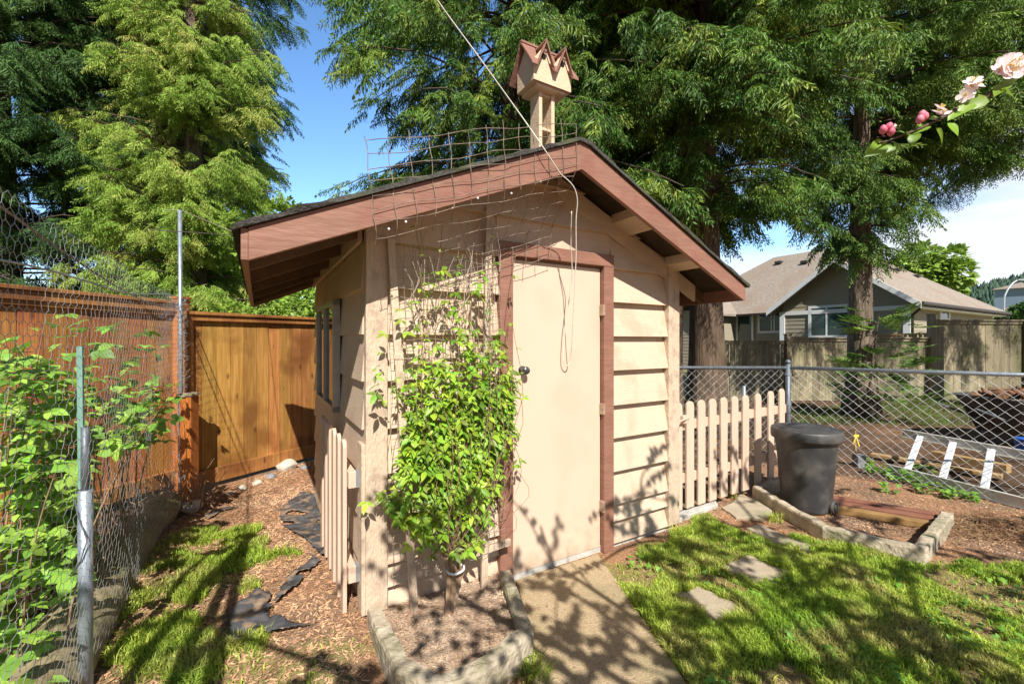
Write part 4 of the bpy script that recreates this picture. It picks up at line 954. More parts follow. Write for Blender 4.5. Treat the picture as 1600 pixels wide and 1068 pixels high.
# ------------------------------------------------------------------ welded wire on roof edge
ww=thing('wire_netting',S(.6,-OVF-.03,2.5),'rusty square wire netting nailed over the gable edge and hanging below it','netting')
rows=[]; NU_=46; rr=random.Random(9)
def wp(s,t):
    # s 0..1 along the gable left->right, t rows: <0 above, >0 below
    u=-.075+1.20*s; ztop=2.40+(2.79-2.40)*s
    L_=t*.062
    zf=rtop(u)-.02
    z=ztop-L_
    v=-OVF-.034
    if z>zf: v+=.05*(z-zf)*(1)+.012*math.sin(s*9)
    zb=rtop(u)-.17
    if z<zb: v+=min(.26,(zb-z)*.9)
    skew=.10*(t*.062)*(1-s)
    return S(u+skew+.004*math.sin(t*2.1+s*13),v,z+.006*math.sin(s*17+t*2.3)+rr.uniform(-.0015,.0015))
paths=[]
for t in range(0,13):
    s0=0 if t<8 else .28+.03*(t-8)
    paths.append([wp(s0+(1-s0)*k/24,t) for k in range(25)])
for c in range(13):
    s=c/12; tmax=7.3 if s<.3 else 12.2
    t0=-rr.uniform(0,.6); paths.append([wp(s,t0+(tmax-t0)*k/22) for k in range(23)])
Vv,Fq=wires(polyseg(paths),.0019,4); fast('wire_mesh',Vv,[Fq],M['rustwire'],ww)
mb=MB()
for s,t in((.05,6.5),(.12,6.2),(.33,6.0),(.45,5.6),(.62,5.5),(.78,5.0)): p=wp(s,t); lathe_dir(mb,p+V*.008,-V,[(.0055,0),(.0055,.004),(.002,.006)],8)
mb.build('nail_heads',M['white'],ww)

# ------------------------------------------------------------------ cord
def SP(px,py,v): u=upx(px,v); b=S(u,v); return Vector((b.x,b.y,CH+(HZ-py)/F*b.y))
cord=[P(640,-70,2.1),P(683,0,2.2),P(745,85,2.3),P(810,175,2.4),SP(845,225,-.39),SP(876,272,-.38)]
loop=[SP(876,272,-.38),SP(895,290,-.36),SP(902,312,-.34),SP(900,345,-.30),SP(900,400,-.24),SP(897,470,-.18),SP(894,530,-.12),SP(891,562,-.07),SP(886,571,-.06),SP(880,560,-.06),SP(882,520,-.07),SP(889,470,-.1),SP(894,430,-.14),SP(892,380,-.2),SP(893,330,-.28)]
def smoothp(p,n=6):
    out=[]
    for i in range(len(p)-1):
        p0=p[max(0,i-1)];p1=p[i];p2=p[i+1];p3=p[min(len(p)-1,i+2)]
        for k in range(n):
            t=k/n; out.append(.5*((2*p1)+(p2-p0)*t+(2*p0-5*p1+4*p2-p3)*t*t+(3*p1-p0-3*p2+p3)*t**3))
    out.append(p[-1]); return out
mb=MB(); mb.tube(smoothp(cord)[:-1]+smoothp(loop),.0033,6); mb.build('cord',M['rope'],loc=tuple(cord[-1]),smooth=True,label='pale cord crossing the sky and looping down over the door',cat='cord')

# ------------------------------------------------------------------ birdhouse
bh=thing('birdhouse',S(UP-.0,.0,ZP),'cream birdhouse with brown twin gabled roof on a ladder stand above the shed','birdhouse')
def bu(px): return upx(px,.0)
uc=1.165
for u in(uc-.055,uc+.045):
    MB().ubox(u-.013,u+.013,.0,.105,2.64,3.145).build('stand_post',M['birdwood'],bh,bevel=.002)
for z in(2.73,2.90,3.125): MB().ubox(uc-.042,uc+.032,.012,.095,z,z+.018).build('stand_rung',M['birdwood'],bh)
MB().ubox(uc-.115,uc+.11,-.04,.14,3.145,3.165).build('base_board',M['birdwood'],bh,bevel=.002)
b0,b1,c0_,c1=uc-.15,uc+.15,-.055,.14
cm=(c0_+c1)/2; zb=3.165; ze=3.295; zr=3.435
w4=(b1-b0)/4; du1,du2,um=b0+w4,b0+3*w4,b0+2*w4; pk=zr-.045; o=.035; k=(zr-ze)/(cm-c0_)
mb=MB(); mb.prism([S(b0,c0_+.004,zb),S(b0,c1,zb),S(b0,c1,ze),S(b0,cm,zr-.02),S(b0,c0_+.004,ze-.005)],U*(b1-b0)); body=mb.build('house_body',M['birdwood'],bh)
mb=MB(); mb.prism([S(b0,c0_-.004,zb),S(b1,c0_-.004,zb),S(b1,c0_-.004,ze),S(du2,c0_-.004,pk),S(um,c0_-.004,ze),S(du1,c0_-.004,pk),S(b0,c0_-.004,ze)],V*.012); mb.build('front_wall',M['birdwood'],bh)
va=c1+.045; zc=zr-k*abs(cm-va)
mb=MB(); mb.prism([S(b0-o,va,zc),S(b0-o,cm,zr),S(b0-o,cm,zr+.016),S(b0-o,va,zc+.016)],U*(b1-b0+2*o)); mb.build('roof',M['bird_roof'],bh)
vf=c0_-.04; zf_=zr-k*abs(cm-vf); nup=Z*.014
mb=MB()
for pts in([(b0-o,cm,zr),(du1,cm,zr),(b0+.012,vf,zf_),(b0-o,vf,zf_)],[(du1,cm,zr),(du2,cm,zr),(um+.014,vf,zf_),(um-.014,vf,zf_)],[(du2,cm,zr),(b1+o,cm,zr),(b1+o,vf,zf_),(b1-.012,vf,zf_)]):
    mb.prism([S(*q) for q in pts],nup)
mb.build('front_roof',M['bird_roof'],bh)
for du in(du1,du2):
    mb=MB()
    for sg in(-1,1):
        mb.prism([S(du,c0_-.042,zr-.034),S(du+sg*(w4-.008),c0_-.042,zf_+.002),S(du+sg*(w4-.008),c0_-.042,zf_+.016),S(du,c0_-.042,zr-.014)],V*.022)
    mb.prism([S(du-.012,c0_-.042,zr-.03),S(du+.012,c0_-.042,zr-.03),S(du,c0_-.042,zr-.008)],V*(cm-c0_+.045)); mb.build('dormer_roof',M['bird_roof'],bh)
    mb=MB(); lathe_dir(mb,S(du,c0_-.0045,ze+.036),-V,[(.017,0),(.019,.004),(.001,.004)],14); mb.build('entrance_hole',M['hole'],bh)
MB().ubox(b0-o,b1+o,cm-.012,cm+.012,zr+.008,zr+.022).build('ridge_cap',M['bird_roof'],bh)

# ------------------------------------------------------------------ trees
def cedar(name,label,x,y,h,z0,radf,nb,mfol,mbark,tr_r,seed,fs=(.34,.56),T=FRONDW,droop=.5,lean=0,trunk_top=None,group='tall cedars around the garden',per=9,inner=0,tr_path=None):
    rr=random.Random(seed); t=thing(name,Vector((x,y,0)),label,'tree',group)
    N=16; path=[];rad=[]
    for i in range(N):
        f=i/(N-1); zz=f*h; path.append(Vector((x+lean*f*h*.1+.05*math.sin(f*6+seed),y+.05*math.cos(f*5),zz-.1))); rad.append(tr_r*(1-.75*f)*(1+.55*math.exp(-zz*1.8)))
    MB().tube(path,rad,28,flute=lambda a,tt:1+.07*math.sin(a*6.28*4+seed)+.045*math.sin(a*6.28*9+tt*7)+.03*math.sin(a*6.28*14+tt*15)).build('trunk',mbark,t,smooth=True)
    limbs=MB(); pos=[];Xd=[];Yd=[];sc_=[]
    for b in range(nb):
        z=z0+(h-z0)*((b+rr.random())/nb); f=z/h; cx=x+lean*f*h*.1; az=rr.uniform(0,6.283); L_=radf(z,az)*rr.uniform(.72,1.08)
        if L_<=.1: continue
        d=Vector((math.cos(az),math.sin(az),0)); rise=rr.uniform(.05,.3); p=[]
        for i in range(8):
            t_=i/7; p.append(Vector((cx,y,z))+d*(L_*t_)+Z*(L_*(rise*t_-droop*t_*t_))+Vector((rr.gauss(0,.03),rr.gauss(0,.03),0)))
        limbs.tube(p,[.022*(1-t_/8)+.003 for t_ in range(8)],5,cap=False)
        side=Vector((-d.y,d.x,0)); nf=int(per*(L_/2.0)*2)
        for k in range(nf):
            t_=rr.uniform(.12 if inner else .22,1.0); j=min(6,int(t_*7)); q=p[j].lerp(p[j+1],t_*7-j); sg=rr.choice((-1,1)); spread=rr.uniform(0,.4)*(1.15-t_)*L_*.35
            q=q+side*sg*spread-Z*rr.uniform(0,.22)
            v=d*rr.uniform(.15,.7)+side*sg*rr.uniform(.05,.6)-Z*rr.uniform(.4,1.6)
            pos.append(q); Xd.append(v); v=d*rr.uniform(.3,1)+side*sg*rr.uniform(.1,.9)-Z*rr.uniform(-.1,.55); Xd.pop(); Xd.append(v); Yd.append(Vector((-v.y,v.x,rr.gauss(0,.25)))); sc_.append(rr.uniform(*fs))
    limbs.build('limbs',M['limb'],t)
    W_,Fq=inst(T[0],T[1],np.array([tuple(p) for p in pos]),np.array([tuple(p) for p in Xd]),np.array([tuple(p) for p in Yd]),np.array(sc_))
    fast('crown',W_,[Fq],mfol,t); return t
# right group of western cedars
cedar('cedar_tree','tall cedar with thick fluted trunk directly behind the right shed corner',P(1100,500,6.9).x,6.9,9.8,3.7,lambda z,a:min(2.5,1.3+(z-3.7)*1.0)+.25*math.sin(a*3+z),145,M['fol_dark'],M['bark'],.27,1,per=15,droop=.42)
cedar('cedar_tree','second cedar stem with reddish bark tight against the shed corner',P(1058,500,6.6).x,6.7,9.5,4.6,lambda z,a:2.2,60,M['fol_dark'],M['bark'],.17,11,per=14,droop=.45)
cedar('cedar_tree','cedar with narrow grey trunk in front of the neighbouring house',P(1346,500,8.6).x,8.6,10,3.3,lambda z,a:(.45+(z-3.3)*.5) if z<5.4 else 2.7,130,M['fol_mid'],M['bark2'],.225,2,per=15,droop=.38)
cedar('cedar_tree','broad drooping cedar rising behind the shed roof and birdhouse',P(800,500,7.4).x,7.4,10,2.6,lambda z,a:2.75+.35*math.sin(a*2+z*2),140,M['fol_dark'],M['bark'],.28,3,per=15,droop=.45)
cedar('cedar_tree','dark cedar whose branches hang in from the right edge',11.2,8.9,10.5,5.9,lambda z,a:3.3,110,M['fol_dark'],M['bark'],.28,4,per=14,droop=.32)
cedar('cedar_tree','cedar filling the gap between the thick trunk and the grey trunk',5.15,11.5,12.5,7.0,lambda z,a:2.7,100,M['fol_dark'],M['bark'],.25,5,per=13,droop=.4)
# low sprays on tree B
rr=random.Random(51); pos=[];Xd=[];Yd=[];sc_=[]

yb=P(1370,560,8.2); yt=thing('cedar_sapling',Vector((yb.x,8.2,0)),'small bright cedar sapling at the foot of the grey trunk','tree')
MB().tube([Vector((yb.x-.15,8.25,0)),Vector((yb.x-.1,8.2,1.0)),Vector((yb.x,8.15,2.0))],[.03,.02,.008],6).build('trunk',M['limb'],yt)
for k in range(120):
    z=rr.choice((.5,.8,1.25,1.9))+rr.gauss(0,.10); an=rr.uniform(0,6.28); r0=rr.uniform(.1,.55); v=Vector((math.cos(an),math.sin(an),rr.uniform(-.5,.1))); pos.append(Vector((yb.x,8.1,z))+v*r0); Xd.append(v); Yd.append(v.cross(Vector((rr.gauss(0,.3),rr.gauss(0,.3),1)))); sc_.append(rr.uniform(.25,.5))
W_,Fq=inst(FROND[0],FROND[1],np.array([tuple(p) for p in pos]),np.array([tuple(p) for p in Xd]),np.array([tuple(p) for p in Yd]),np.array(sc_)); fast('crown',W_,[Fq],M['fol_mid'],yt)
# left cypresses
cedar('cypress_tree','sunlit yellow green cypress behind the honey coloured fence',-6.15,8.3,10.6,1.2,lambda z,a:1.72 if z<5.5 else max(.35,1.72-(z-5.5)*.28),230,M['fol_light'],M['bark2'],.22,6,fs=(.26,.42),droop=.1,per=22,group='cypresses beyond the left fence',inner=1)
cedar('cypress_tree','green cypress with painted-in shade towering at the left edge',-9.4,7.9,12,1.0,lambda z,a:2.55,250,M['fol_far'],M['bark2'],.25,7,fs=(.3,.48),droop=.2,per=20,group='cypresses beyond the left fence',inner=1)
cedar('cypress_tree','dark cypress filling in behind the sunlit one',-8.9,11.5,13,1.5,lambda z,a:2.8,150,M['fol_far'],M['bark2'],.25,8,fs=(.4,.6),droop=.2,per=17,group='cypresses beyond the left fence',inner=1)
# broadleaf shrubs
def blob(name,label,c,rx,rz,n,m,seed,ls=.09,trunk_h=None,cat='shrub',lobes=9):
    rr=random.Random(seed); t=thing(name,Vector((c.x,c.y,0)),label,cat)
    mb=MB(); mb.tube([Vector((c.x,c.y,0)),Vector((c.x,c.y,c.z))],[.07,.03],7)
    lob=[(Vector((rr.gauss(0,.45)*rx,rr.gauss(0,.45)*rx,rr.uniform(-.75,.8)*rz))+c,rr.uniform(.3,.5)*rx) for _ in range(lobes)]
    for q,r0 in lob: mb.tube([Vector((c.x,c.y,max(.1,c.z-rz))),(q+c)/2,q],[.03,.02,.008],5,cap=False)
    mb.build('trunk',M['limb'],t); lv=[]
    for k in range(n):
        q,r0=rr.choice(lob); d=Vector((rr.gauss(0,1),rr.gauss(0,1),rr.gauss(0,1))).normalized(); lv.append((q+d*r0*rr.uniform(.5,1.05)**.5,d+Vector((0,0,.2)),rr.uniform(.6,1.2)*ls,None))
    leaves('crown',lv,TRIW,m,t,seed,droop=.3)
blob('shrub','light green leafy shrub showing between the fence and shed eave',Vector((-4.7,8.6,2.6)),1.15,1.7,5200,M['fol_shrub'],5,.085,cat='shrub',lobes=16)
blob('shrub','green shrub top peeking over the honey coloured fence beside the eave',Vector((-3.7,7.2,1.6)),.8,.9,2400,M['fol_shrub'],15,.07,cat='shrub',lobes=11)
blob('maple_tree','bright green round tree behind the neighbouring house roof',P(1430,422,30)+Vector((0,0,-.6)),2.6,1.6,4200,M['fol_shrub'],6,.3,cat='tree',lobes=14)
blob('shrub','green bush at the far right beside the street lamp',P(1592,500,26),1.3,1.1,1500,M['fol_far'],9,.2)
# ------------------------------------------------------------------ weeds near the fence
wl=[]
for (px,py,s_,n_) in((1375,740,.11,60),(1420,752,.13,80),(1460,770,.12,60),(1500,780,.10,60),(1350,728,.07,35),(1440,740,.08,40),(1392,770,.05,20),(1160,640,.0,0)):
    if not n_: continue
    g=G(px,py)
    for k in range(n_):
        an=random.uniform(0,6.28); r0=random.random()**.5*s_; d=Vector((math.cos(an),math.sin(an),random.uniform(.1,1))); wl.append((g+Vector((math.cos(an)*r0*1.4,math.sin(an)*r0,random.uniform(.01,.09))),d,random.uniform(.022,.042),None))
ww2=[]
for _ in range(900):
    q=G(random.uniform(900,1650),random.uniform(850,1120)); 
    if vnoise(q.x,q.y,3,91)<.55 or not bool(pmask(np.array([q.x]),np.array([q.y]),LAWN)[0]) or any(bool(inpoly(np.array([q.x]),np.array([q.y]),ng)[0]) for ng in NOGRASS): continue
    an=random.uniform(0,6.28); ww2.append((q+Vector((0,0,random.uniform(.02,.045))),Vector((math.cos(an),math.sin(an),.5)),random.uniform(.014,.03),None))
leaves('lawn_weeds',ww2,TRIW,M['leaf_weed'],None,13,droop=.3,kind='stuff',label='small clover like weeds growing between the lawn grass',cat='weeds')
leaves('weeds',wl,TRIW,M['leaf_weed'],None,3,droop=.2,kind='stuff',label='low green weeds along the foot of the chain link fence',cat='weeds')
sp_=[]
for k in range(120):
    g=G(1170,745) if k<50 else G(1250,742); wl2=None
# little seedlings in planter
# straw heap right
rr=random.Random(61); segs=[]; g=G(1560,828)
for k in range(2600):
    x_=rr.gauss(0,.28); y_=rr.gauss(0,.13); z_=.10*math.exp(-(x_/.3)**2-(y_/.16)**2)*rr.random()+.01; c=g+Vector((x_,y_,z_)); d=Vector((rr.gauss(0,1),rr.gauss(0,1),rr.gauss(0,.25))).normalized()*rr.uniform(.01,.05); segs.append((tuple(c-d),tuple(c+d)))
Vv,Fq=wires(segs,.0018,3); fast('straw_heap',Vv,[Fq],M['strawm'],kind='stuff',label='heap of dry brown twigs and needles right of the bin bed',cat='twigs')

# ------------------------------------------------------------------ apple tree (behind camera, one bough in view)
ap=thing('apple_tree',Vector((1.7,-1.3,0)),'blossoming apple bough with pink flowers reaching in at the top right','tree')
br=[smoothp([Vector((1.9,-1.3,0)),Vector((1.8,-1.2,.8)),Vector((1.75,-1.05,1.7))],5)]
mb=MB(); mb.tube(br[0],[.09]*6+[.075]*5,12); mb.build('trunk',M['bark2'],ap,smooth=True)
BP=[P(px,py,.9) for px,py in((1600,100),(1560,140),(1510,150),(1460,185),(1400,215))]
LDIR=(-.22/math.hypot(.22,.96)*math.cos(R(45)),.96/math.hypot(.22,.96)*math.cos(R(45)),-math.sin(R(45)))
rr=random.Random(14); limbsP=[]; twigsP=[]; lv=[]
top=Vector((1.75,-1.05,1.7))
ends=[Vector((-1.2,-.5,2.9)),Vector((-.3,.4,2.6)),Vector((.7,.55,2.6)),Vector((.2,-.3,2.85)),Vector((1.6,.6,3.2)),Vector((2.6,.5,3.0)),Vector((3.6,.2,3.1)),Vector((4.3,-.6,2.9)),Vector((2.2,-.2,3.6)),Vector((3.0,1.0,3.6)),Vector((3.9,.9,3.4)),Vector((1.0,-.6,3.4)),Vector((3.0,-1.0,2.8)),Vector((4.9,.3,3.3)),Vector((.1,-1.2,2.7))]
for e_ in ends:
    mid=top.lerp(e_,.5)+Vector((rr.uniform(-.15,.15),rr.uniform(-.15,.15),rr.uniform(.1,.3))); p=smoothp([top,mid,e_],8); limbsP.append(p)
    for k in range(24):
        i=rr.randint(4,len(p)-1); q=p[i]; d=Vector((rr.gauss(0,1),rr.gauss(0,.8),rr.gauss(0,.4))).normalized()*rr.uniform(.25,.6); tp=[q,q+d*.5+Vector((0,0,rr.uniform(-.03,.06))),q+d]
        if any((a_.y>.3 and a_.z<1.58+.80*a_.y+.1) or (a_-Vector((0,0,1.5))).length<.6 for a_ in tp): continue
        twigsP.append(tp)
        for j in range(9):
            t=rr.uniform(.25,1.02); a_=tp[0].lerp(tp[1],min(1,t*2)) if t<.5 else tp[1].lerp(tp[2],t*2-1)
            for _ in range(rr.randint(1,3)): lv.append((a_,Vector((rr.gauss(0,1),rr.gauss(0,1),rr.uniform(-.3,.8))),rr.uniform(.04,.065),None))
def wallz(q):
    l_=Vector(LDIR); k_=((C0-q).dot(V))/l_.dot(V); h_=q+l_*k_; return (h_-C0).dot(U),h_.z
def okw(q):
    l2=Vector(LDIR)
    for bp_ in BP:
        w_=bp_-q; t_=w_.dot(l2)
        if t_>0 and (w_-l2*t_).length<.13: return False
    gp=q+l2*(q.z/-l2.z)
    if bool(inpoly(np.array([gp.x]),np.array([gp.y]),PLANT)[0]) and (int(q.x*977)+int(q.y*733))%3: return False
    u_,z_=wallz(q); return not (-.3<u_<2.7 and z_>.62+.25*math.sin(u_*3))
lv=[l for l in lv if okw(l[0])]; twigsP=[t for t in twigsP if okw(t[2])]
mb=MB()
for p in limbsP: mb.tube(p,[.034*(1-.8*i/len(p)) for i in range(len(p))],7,cap=False)
for p in twigsP: mb.tube(p,[.008,.006,.003],5,cap=False)
# visible bough
vb=smoothp([top,Vector((1.85,-.1,2.55)),Vector((1.75,.62,2.62)),Vector((1.4,.85,2.36)),P(1612,96,.9),P(1560,140,.9),P(1500,168,.89),P(1450,195,.88),P(1400,215,.88),P(1372,225,.87)],5)
mb.tube(vb,[.026*(1-i/len(vb))**2.2+.0018 for i in range(len(vb))],8,cap=False)
mb.build('limbs',M['limb'],ap,smooth=True)
blv=[]
for (px,py,ex,ey,s_) in((1385,222,-34,22,.048),(1392,224,-10,24,.034),(1450,195,-30,14,.035),(1462,200,18,24,.036),(1480,192,24,18,.03),(1500,172,-28,20,.032),(1540,150,-40,30,.045),(1560,140,22,6,.03),(1575,130,-30,22,.04),(1420,212,-20,-14,.03),(1430,206,-6,18,.034),(1520,160,-34,24,.04),(1590,118,-30,20,.04),(1600,108,26,18,.035),(1470,188,-26,-10,.026),(1395,220,16,22,.022)):
    p=P(px,py,.885); d=P(px+ex,py+ey,.87)-p; blv.append((p,d.normalized(),s_,None))
rg2=np.random.default_rng(3); pos_=np.array([tuple(l[0]) for l in blv]); X_=np.array([tuple(l[1]) for l in blv]); nrmv=np.array([[0.1,-.75,.65]])+rg2.normal(0,.3,(len(blv),3)); Yv_=np.cross(nrmv,X_)
W_,Fq=inst(LEAFW[0]*np.array([1,.8,1]),LEAFW[1],pos_,X_,Yv_,np.array([l[2]*1.15 for l in blv])); fast('bough_leaves',W_,[Fq],M['leaf_apple'],ap,smooth=True)
leaves('crown',lv,LEAFW,M['leaf_apple'],ap,9,droop=.3)
# blossoms
PET=[]
for t_,w_ in((0,.06),(.3,.26),(.6,.42),(.85,.36),(1.0,.14)): PET+=[(t_,-w_,.22*t_**1.5+.12*w_),(t_*1.0,0,.22*t_**1.5),(t_,w_,.22*t_**1.5+.12*w_)]
PET=np.array(PET,float)
TVp=[];TFp=[];n=0
for k in range(5):
    a=2*math.pi*k/5; c_,s_=math.cos(a),math.sin(a); pv=PET.copy(); x_=pv[:,0]*c_-pv[:,1]*s_; y_=pv[:,0]*s_+pv[:,1]*c_; TVp.append(np.stack([x_,y_,pv[:,2]],1)); TFp.append(LEAFW[1]+n); n+=len(pv)
FL=(np.concatenate(TVp),np.concatenate(TFp))
fl=[(1572,103,.03),(1586,100,.022),(1566,98,.02),(1592,108,.022),(1512,146,.018),(1518,136,.016),(1464,176,.016),(1384,202,.014),(1392,198,.013),(1582,112,.026),(1560,112,.024),(1596,104,.026),(1590,96,.022),(1520,128,.021),(1514,140,.019),(1508,150,.018),(1526,134,.018),(1468,170,.02),(1474,178,.016),(1578,98,.024)]
mb_st=MB()
for i,(px,py,s_) in enumerate(fl):
    c=P(px,py,.87+.01*(i%3)); nz_=Vector((rr.gauss(0,.45),-1+rr.gauss(0,.2),rr.gauss(.3,.45))).normalized(); a_=nz_.orthogonal().normalized(); b_=nz_.cross(a_)
    W_,Fq=inst(FL[0],FL[1],np.array([tuple(c)]),np.array([tuple(a_)]),np.array([tuple(b_)]),np.array([s_*.78])); fo=fast('blossom',W_,[Fq],M['petal'],ap,smooth=True)
    mbs=MB()
    for k in range(7): an=k*.9; e_=c+nz_*s_*.45+(a_*math.cos(an)+b_*math.sin(an))*s_*.22; mbs.tube([c,e_],[.0004,.0009],4)
    mbs.build('stamens',M['stamen'],fo)
for i,(px,py) in enumerate([(1388,200),(1380,204),(1392,207),(1444,184),(1437,188),(1440,181)]):
    mb=MB(); c=P(px,py,.87); vs=[]; lathe_dir(mb,c,Vector((rr.uniform(-.4,.2),-.3,1)),[(.001,-.008),(.006,-.003),(.0075,.002),(.005,.008),(.001,.011)],10); mb.build('bud',M['bud'],ap,smooth=True)

# bean pole tepee outside frame on the left (its shadow falls on the grass)
tp=thing('pole_tepee',Vector((-1.32,.54,0)),'tepee of wooden garden poles just outside the left edge casting shadow','poles')
ax_=Vector((-1.32,.54,2.67))
for bx,by in((-1.30,.50),(-.80,.33),(-.45,.30)):
    d=ax_-Vector((bx,by,0)); MB().tube([Vector((bx,by,-.02)),ax_+d*.05],[.034,.03],8).build('pole',M['limb'],tp,smooth=True)

# ------------------------------------------------------------------ neighbouring house
R0=Vector((13.85,14.5,0))
def H(a,b,z=0): return R0+U*a+V*b+Z*z
hs=thing('house',H(.4,.45),'taupe sided bungalow with brown hip roof and white trim beyond the fence','house')
E=2.82; GR=4.77; k_=(GR-E)/2.565; TOP=6.15
rh=(TOP-E)/k_
def slab(mb,pts,th=.10): mb.prism([p-Z*th for p in pts],Z*th)
mb=MB()
slab(mb,[H(0,0,E),H(.9,0,E),H(.9+2.565,2.565,GR),H(0,2.565,GR)])
slab(mb,[H(0,5.13,E),H(0,2.565,GR),H(.9+2.565,2.565,GR),H(.9,5.13,E)])
roof=mb.build('gable_roof',M['roofh'],hs)
mb=MB(); a0_,a1_,b1_=.9,11.1,12.0
slab(mb,[H(a0_,0,E),H(a1_,0,E),H(a1_-rh,rh,TOP),H(a0_+rh,rh,TOP)])
slab(mb,[H(a0_,b1_,E),H(a0_,0,E),H(a0_+rh,rh,TOP),H(a0_+rh,b1_-rh,TOP)])
slab(mb,[H(a1_,0,E),H(a1_,b1_,E),H(a1_-rh,b1_-rh,TOP),H(a1_-rh,rh,TOP)])
slab(mb,[H(a1_,b1_,E),H(a0_,b1_,E),H(a0_+rh,b1_-rh,TOP),H(a1_-rh,b1_-rh,TOP)])
slab(mb,[H(a0_+rh,rh,TOP),H(a1_-rh,rh,TOP),H(a1_-rh,b1_-rh,TOP),H(a0_+rh,b1_-rh,TOP)])
mb.build('hip_roof',M['roofh'],hs)
# small left gable
mb=MB(); q0=7.05; slab(mb,[H(-.3,q0,E),H(2.5,q0,E),H(2.5,q0+1.7,E+1.3),H(-.3,q0+1.7,E+1.3)]); slab(mb,[H(-.3,q0+1.7,E+1.3),H(2.5,q0+1.7,E+1.3),H(2.5,q0+3.4,E),H(-.3,q0+3.4,E)]); mb.build('side_gable_roof',M['roofh'],hs)
def fasc(a,b0,z0,b1,z1,h=.2):
    mb=MB(); mb.prism([H(a-.05,b0,z0-h),H(a-.05,b1,z1-h),H(a-.05,b1,z1+.01),H(a-.05,b0,z0+.01)],U*.05); mb.build('fascia',M['white'],hs)
fasc(0,0,E,2.565,GR); fasc(0,2.565,GR,5.13,E); fasc(-.3,q0,E,q0+1.7,E+1.3,.16); fasc(-.3,q0+1.7,E+1.3,q0+3.4,E,.16)
mb=MB(); mb.prism([H(.0,-.06,E-.06),H(.0,-.06,E+.03),H(.0,.05,E+.03),H(.0,.05,E-.06)],U*11.1); mb.prism([H(.82,5.1,E-.1),H(.82,5.1,E),H(.93,5.1,E),H(.93,5.1,E-.1)],V*2.0); mb.build('gutter',M['gutter'],hs)
mb=MB(); mb.prism([H(.1,.05,E-.16),H(11,.05,E-.16),H(11,.5,E-.16),H(.1,.5,E-.16)],Z*.03); mb.build('soffit',M['white'],hs)
# walls with lap courses
def hwall(fr,L_,h,name,nrm_o=1,gablek=None):
    mb=MB(); z=0
    while z<h-.01:
        z1=min(z+.17,h); course(mb,0,L_,L_,0,z,z1,fr,.018,.004); z+=.17
    return mb.build(name,M['taupe'],hs)
GW0,GW1=.45,4.68
def fg(s,o,z): return H(.40+o,GW1-s,z)
hwall(fg,GW1-GW0,E-.16,'gable_wall')
mb=MB(); z=E-.05
while z<GR-.35:
    z1=z+.17; bl0=2.565-(GR-.12-z)/k_; bl1=2.565-(GR-.12-z1)/k_
    course(mb,GW1-(5.13-max(bl0,GW0)),GW1-max(bl0,GW0),GW1-max(bl1,GW0),GW1-(5.13-max(bl1,GW0)),z,z1,fg,.018,.004); z=z1
mb.build('gable_wall',M['taupe'],hs)
def fs_(s,o,z): return H(.40+s,GW0-(-o) if False else GW0+o,z)
hwall(fs_,10.2,E-.16,'long_side_wall')
def fr3(s,o,z): return H(1.35+o,7.3-s,z)
hwall(fr3,7.3-GW1,E-.1,'recessed_wall')
def fr4(s,o,z): return H(.1+o,11.0-s,z)
hwall(fr4,3.6,E+.3,'side_gable_wall')
mb=MB(); mb.prism([H(.4,GW1,0),H(1.35,GW1,0),H(1.35,GW1,E-.1),H(.4,GW1,E-.1)],V*.02); mb.build('return_wall',M['taupe'],hs); mb=MB(); mb.prism([H(.1,7.4,0),H(1.35,7.4,0),H(1.35,7.4,E-.1),H(.1,7.4,E-.1)],V*-.02); mb.build('return_wall',M['taupe'],hs)
# trim + windows by pixel on gable plane
def onplane(px,py,a):  # plane a=const -> b,z
    k=(px-800)/F; o=H(a,0); b=(o.x-k*o.y)/(k*V.y-V.x); p=H(a,b); return b,CH+(HZ-py)/F*p.y
def trim(a,px0,py0,px1,py1,name='trim',m='white',d=.05,par=None):
    b0,z1=onplane(px0,py0,a); b1,z0=onplane(px1,py1,a); z0=CH+(HZ-py1)/F*H(a,b1).y
    lo,hi=min(b0,b1),max(b0,b1); mb=MB(); vs=[]
    mb.prism([H(a,lo,z0),H(a,hi,z0),H(a,hi,z1),H(a,lo,z1)],U*-d); return mb.build(name,M[m],par or hs)
ga=.38
mb=MB(); mb.prism([H(ga,GW0-.06,E-.2),H(ga,GW1+.1,E-.2),H(ga,GW1+.1,E-.04),H(ga,GW0-.06,E-.04)],U*-.04); mb.build('trim',M['white'],hs)
for b0 in(GW0-.06,GW1-.12):
    mb=MB(); mb.prism([H(ga,b0,0),H(ga,b0+.2,0),H(ga,b0+.2,E-.2),H(ga,b0,E-.2)],U*-.04); mb.build('trim',M['white'],hs)
def window(fr,s0,s1,z0,z1,split=None,fw=.1,glass='glass_teal',name='window'):
    """fr(s,o,z)"""
    mb=MB()
    for (a,b,c,d) in((s0-fw,s0,z0-fw,z1+fw),(s1,s1+fw,z0-fw,z1+fw),(s0,s1,z1,z1+fw),(s0,s1,z0-fw,z0)):
        mb.ubox(a,b,-.06,-.015,c,d,fr)
    if split:
        for sp2 in split: mb.ubox(s0+(s1-s0)*sp2-.025,s0+(s1-s0)*sp2+.025,-.05,-.018,z0,z1,fr)
    w_=mb.build(name,M['white'],hs); MB().ubox(s0,s1,-.035,-.02,z0,z1,fr).build('pane',M[glass],w_)
b0,zt_=onplane(1268,482,.4); b1,_=onplane(1345,482,.4); zb_=CH+(HZ-524)/F*H(.4,b0).y
window(fg,GW1-b0,GW1-b1,zb_,zt_,[.33])
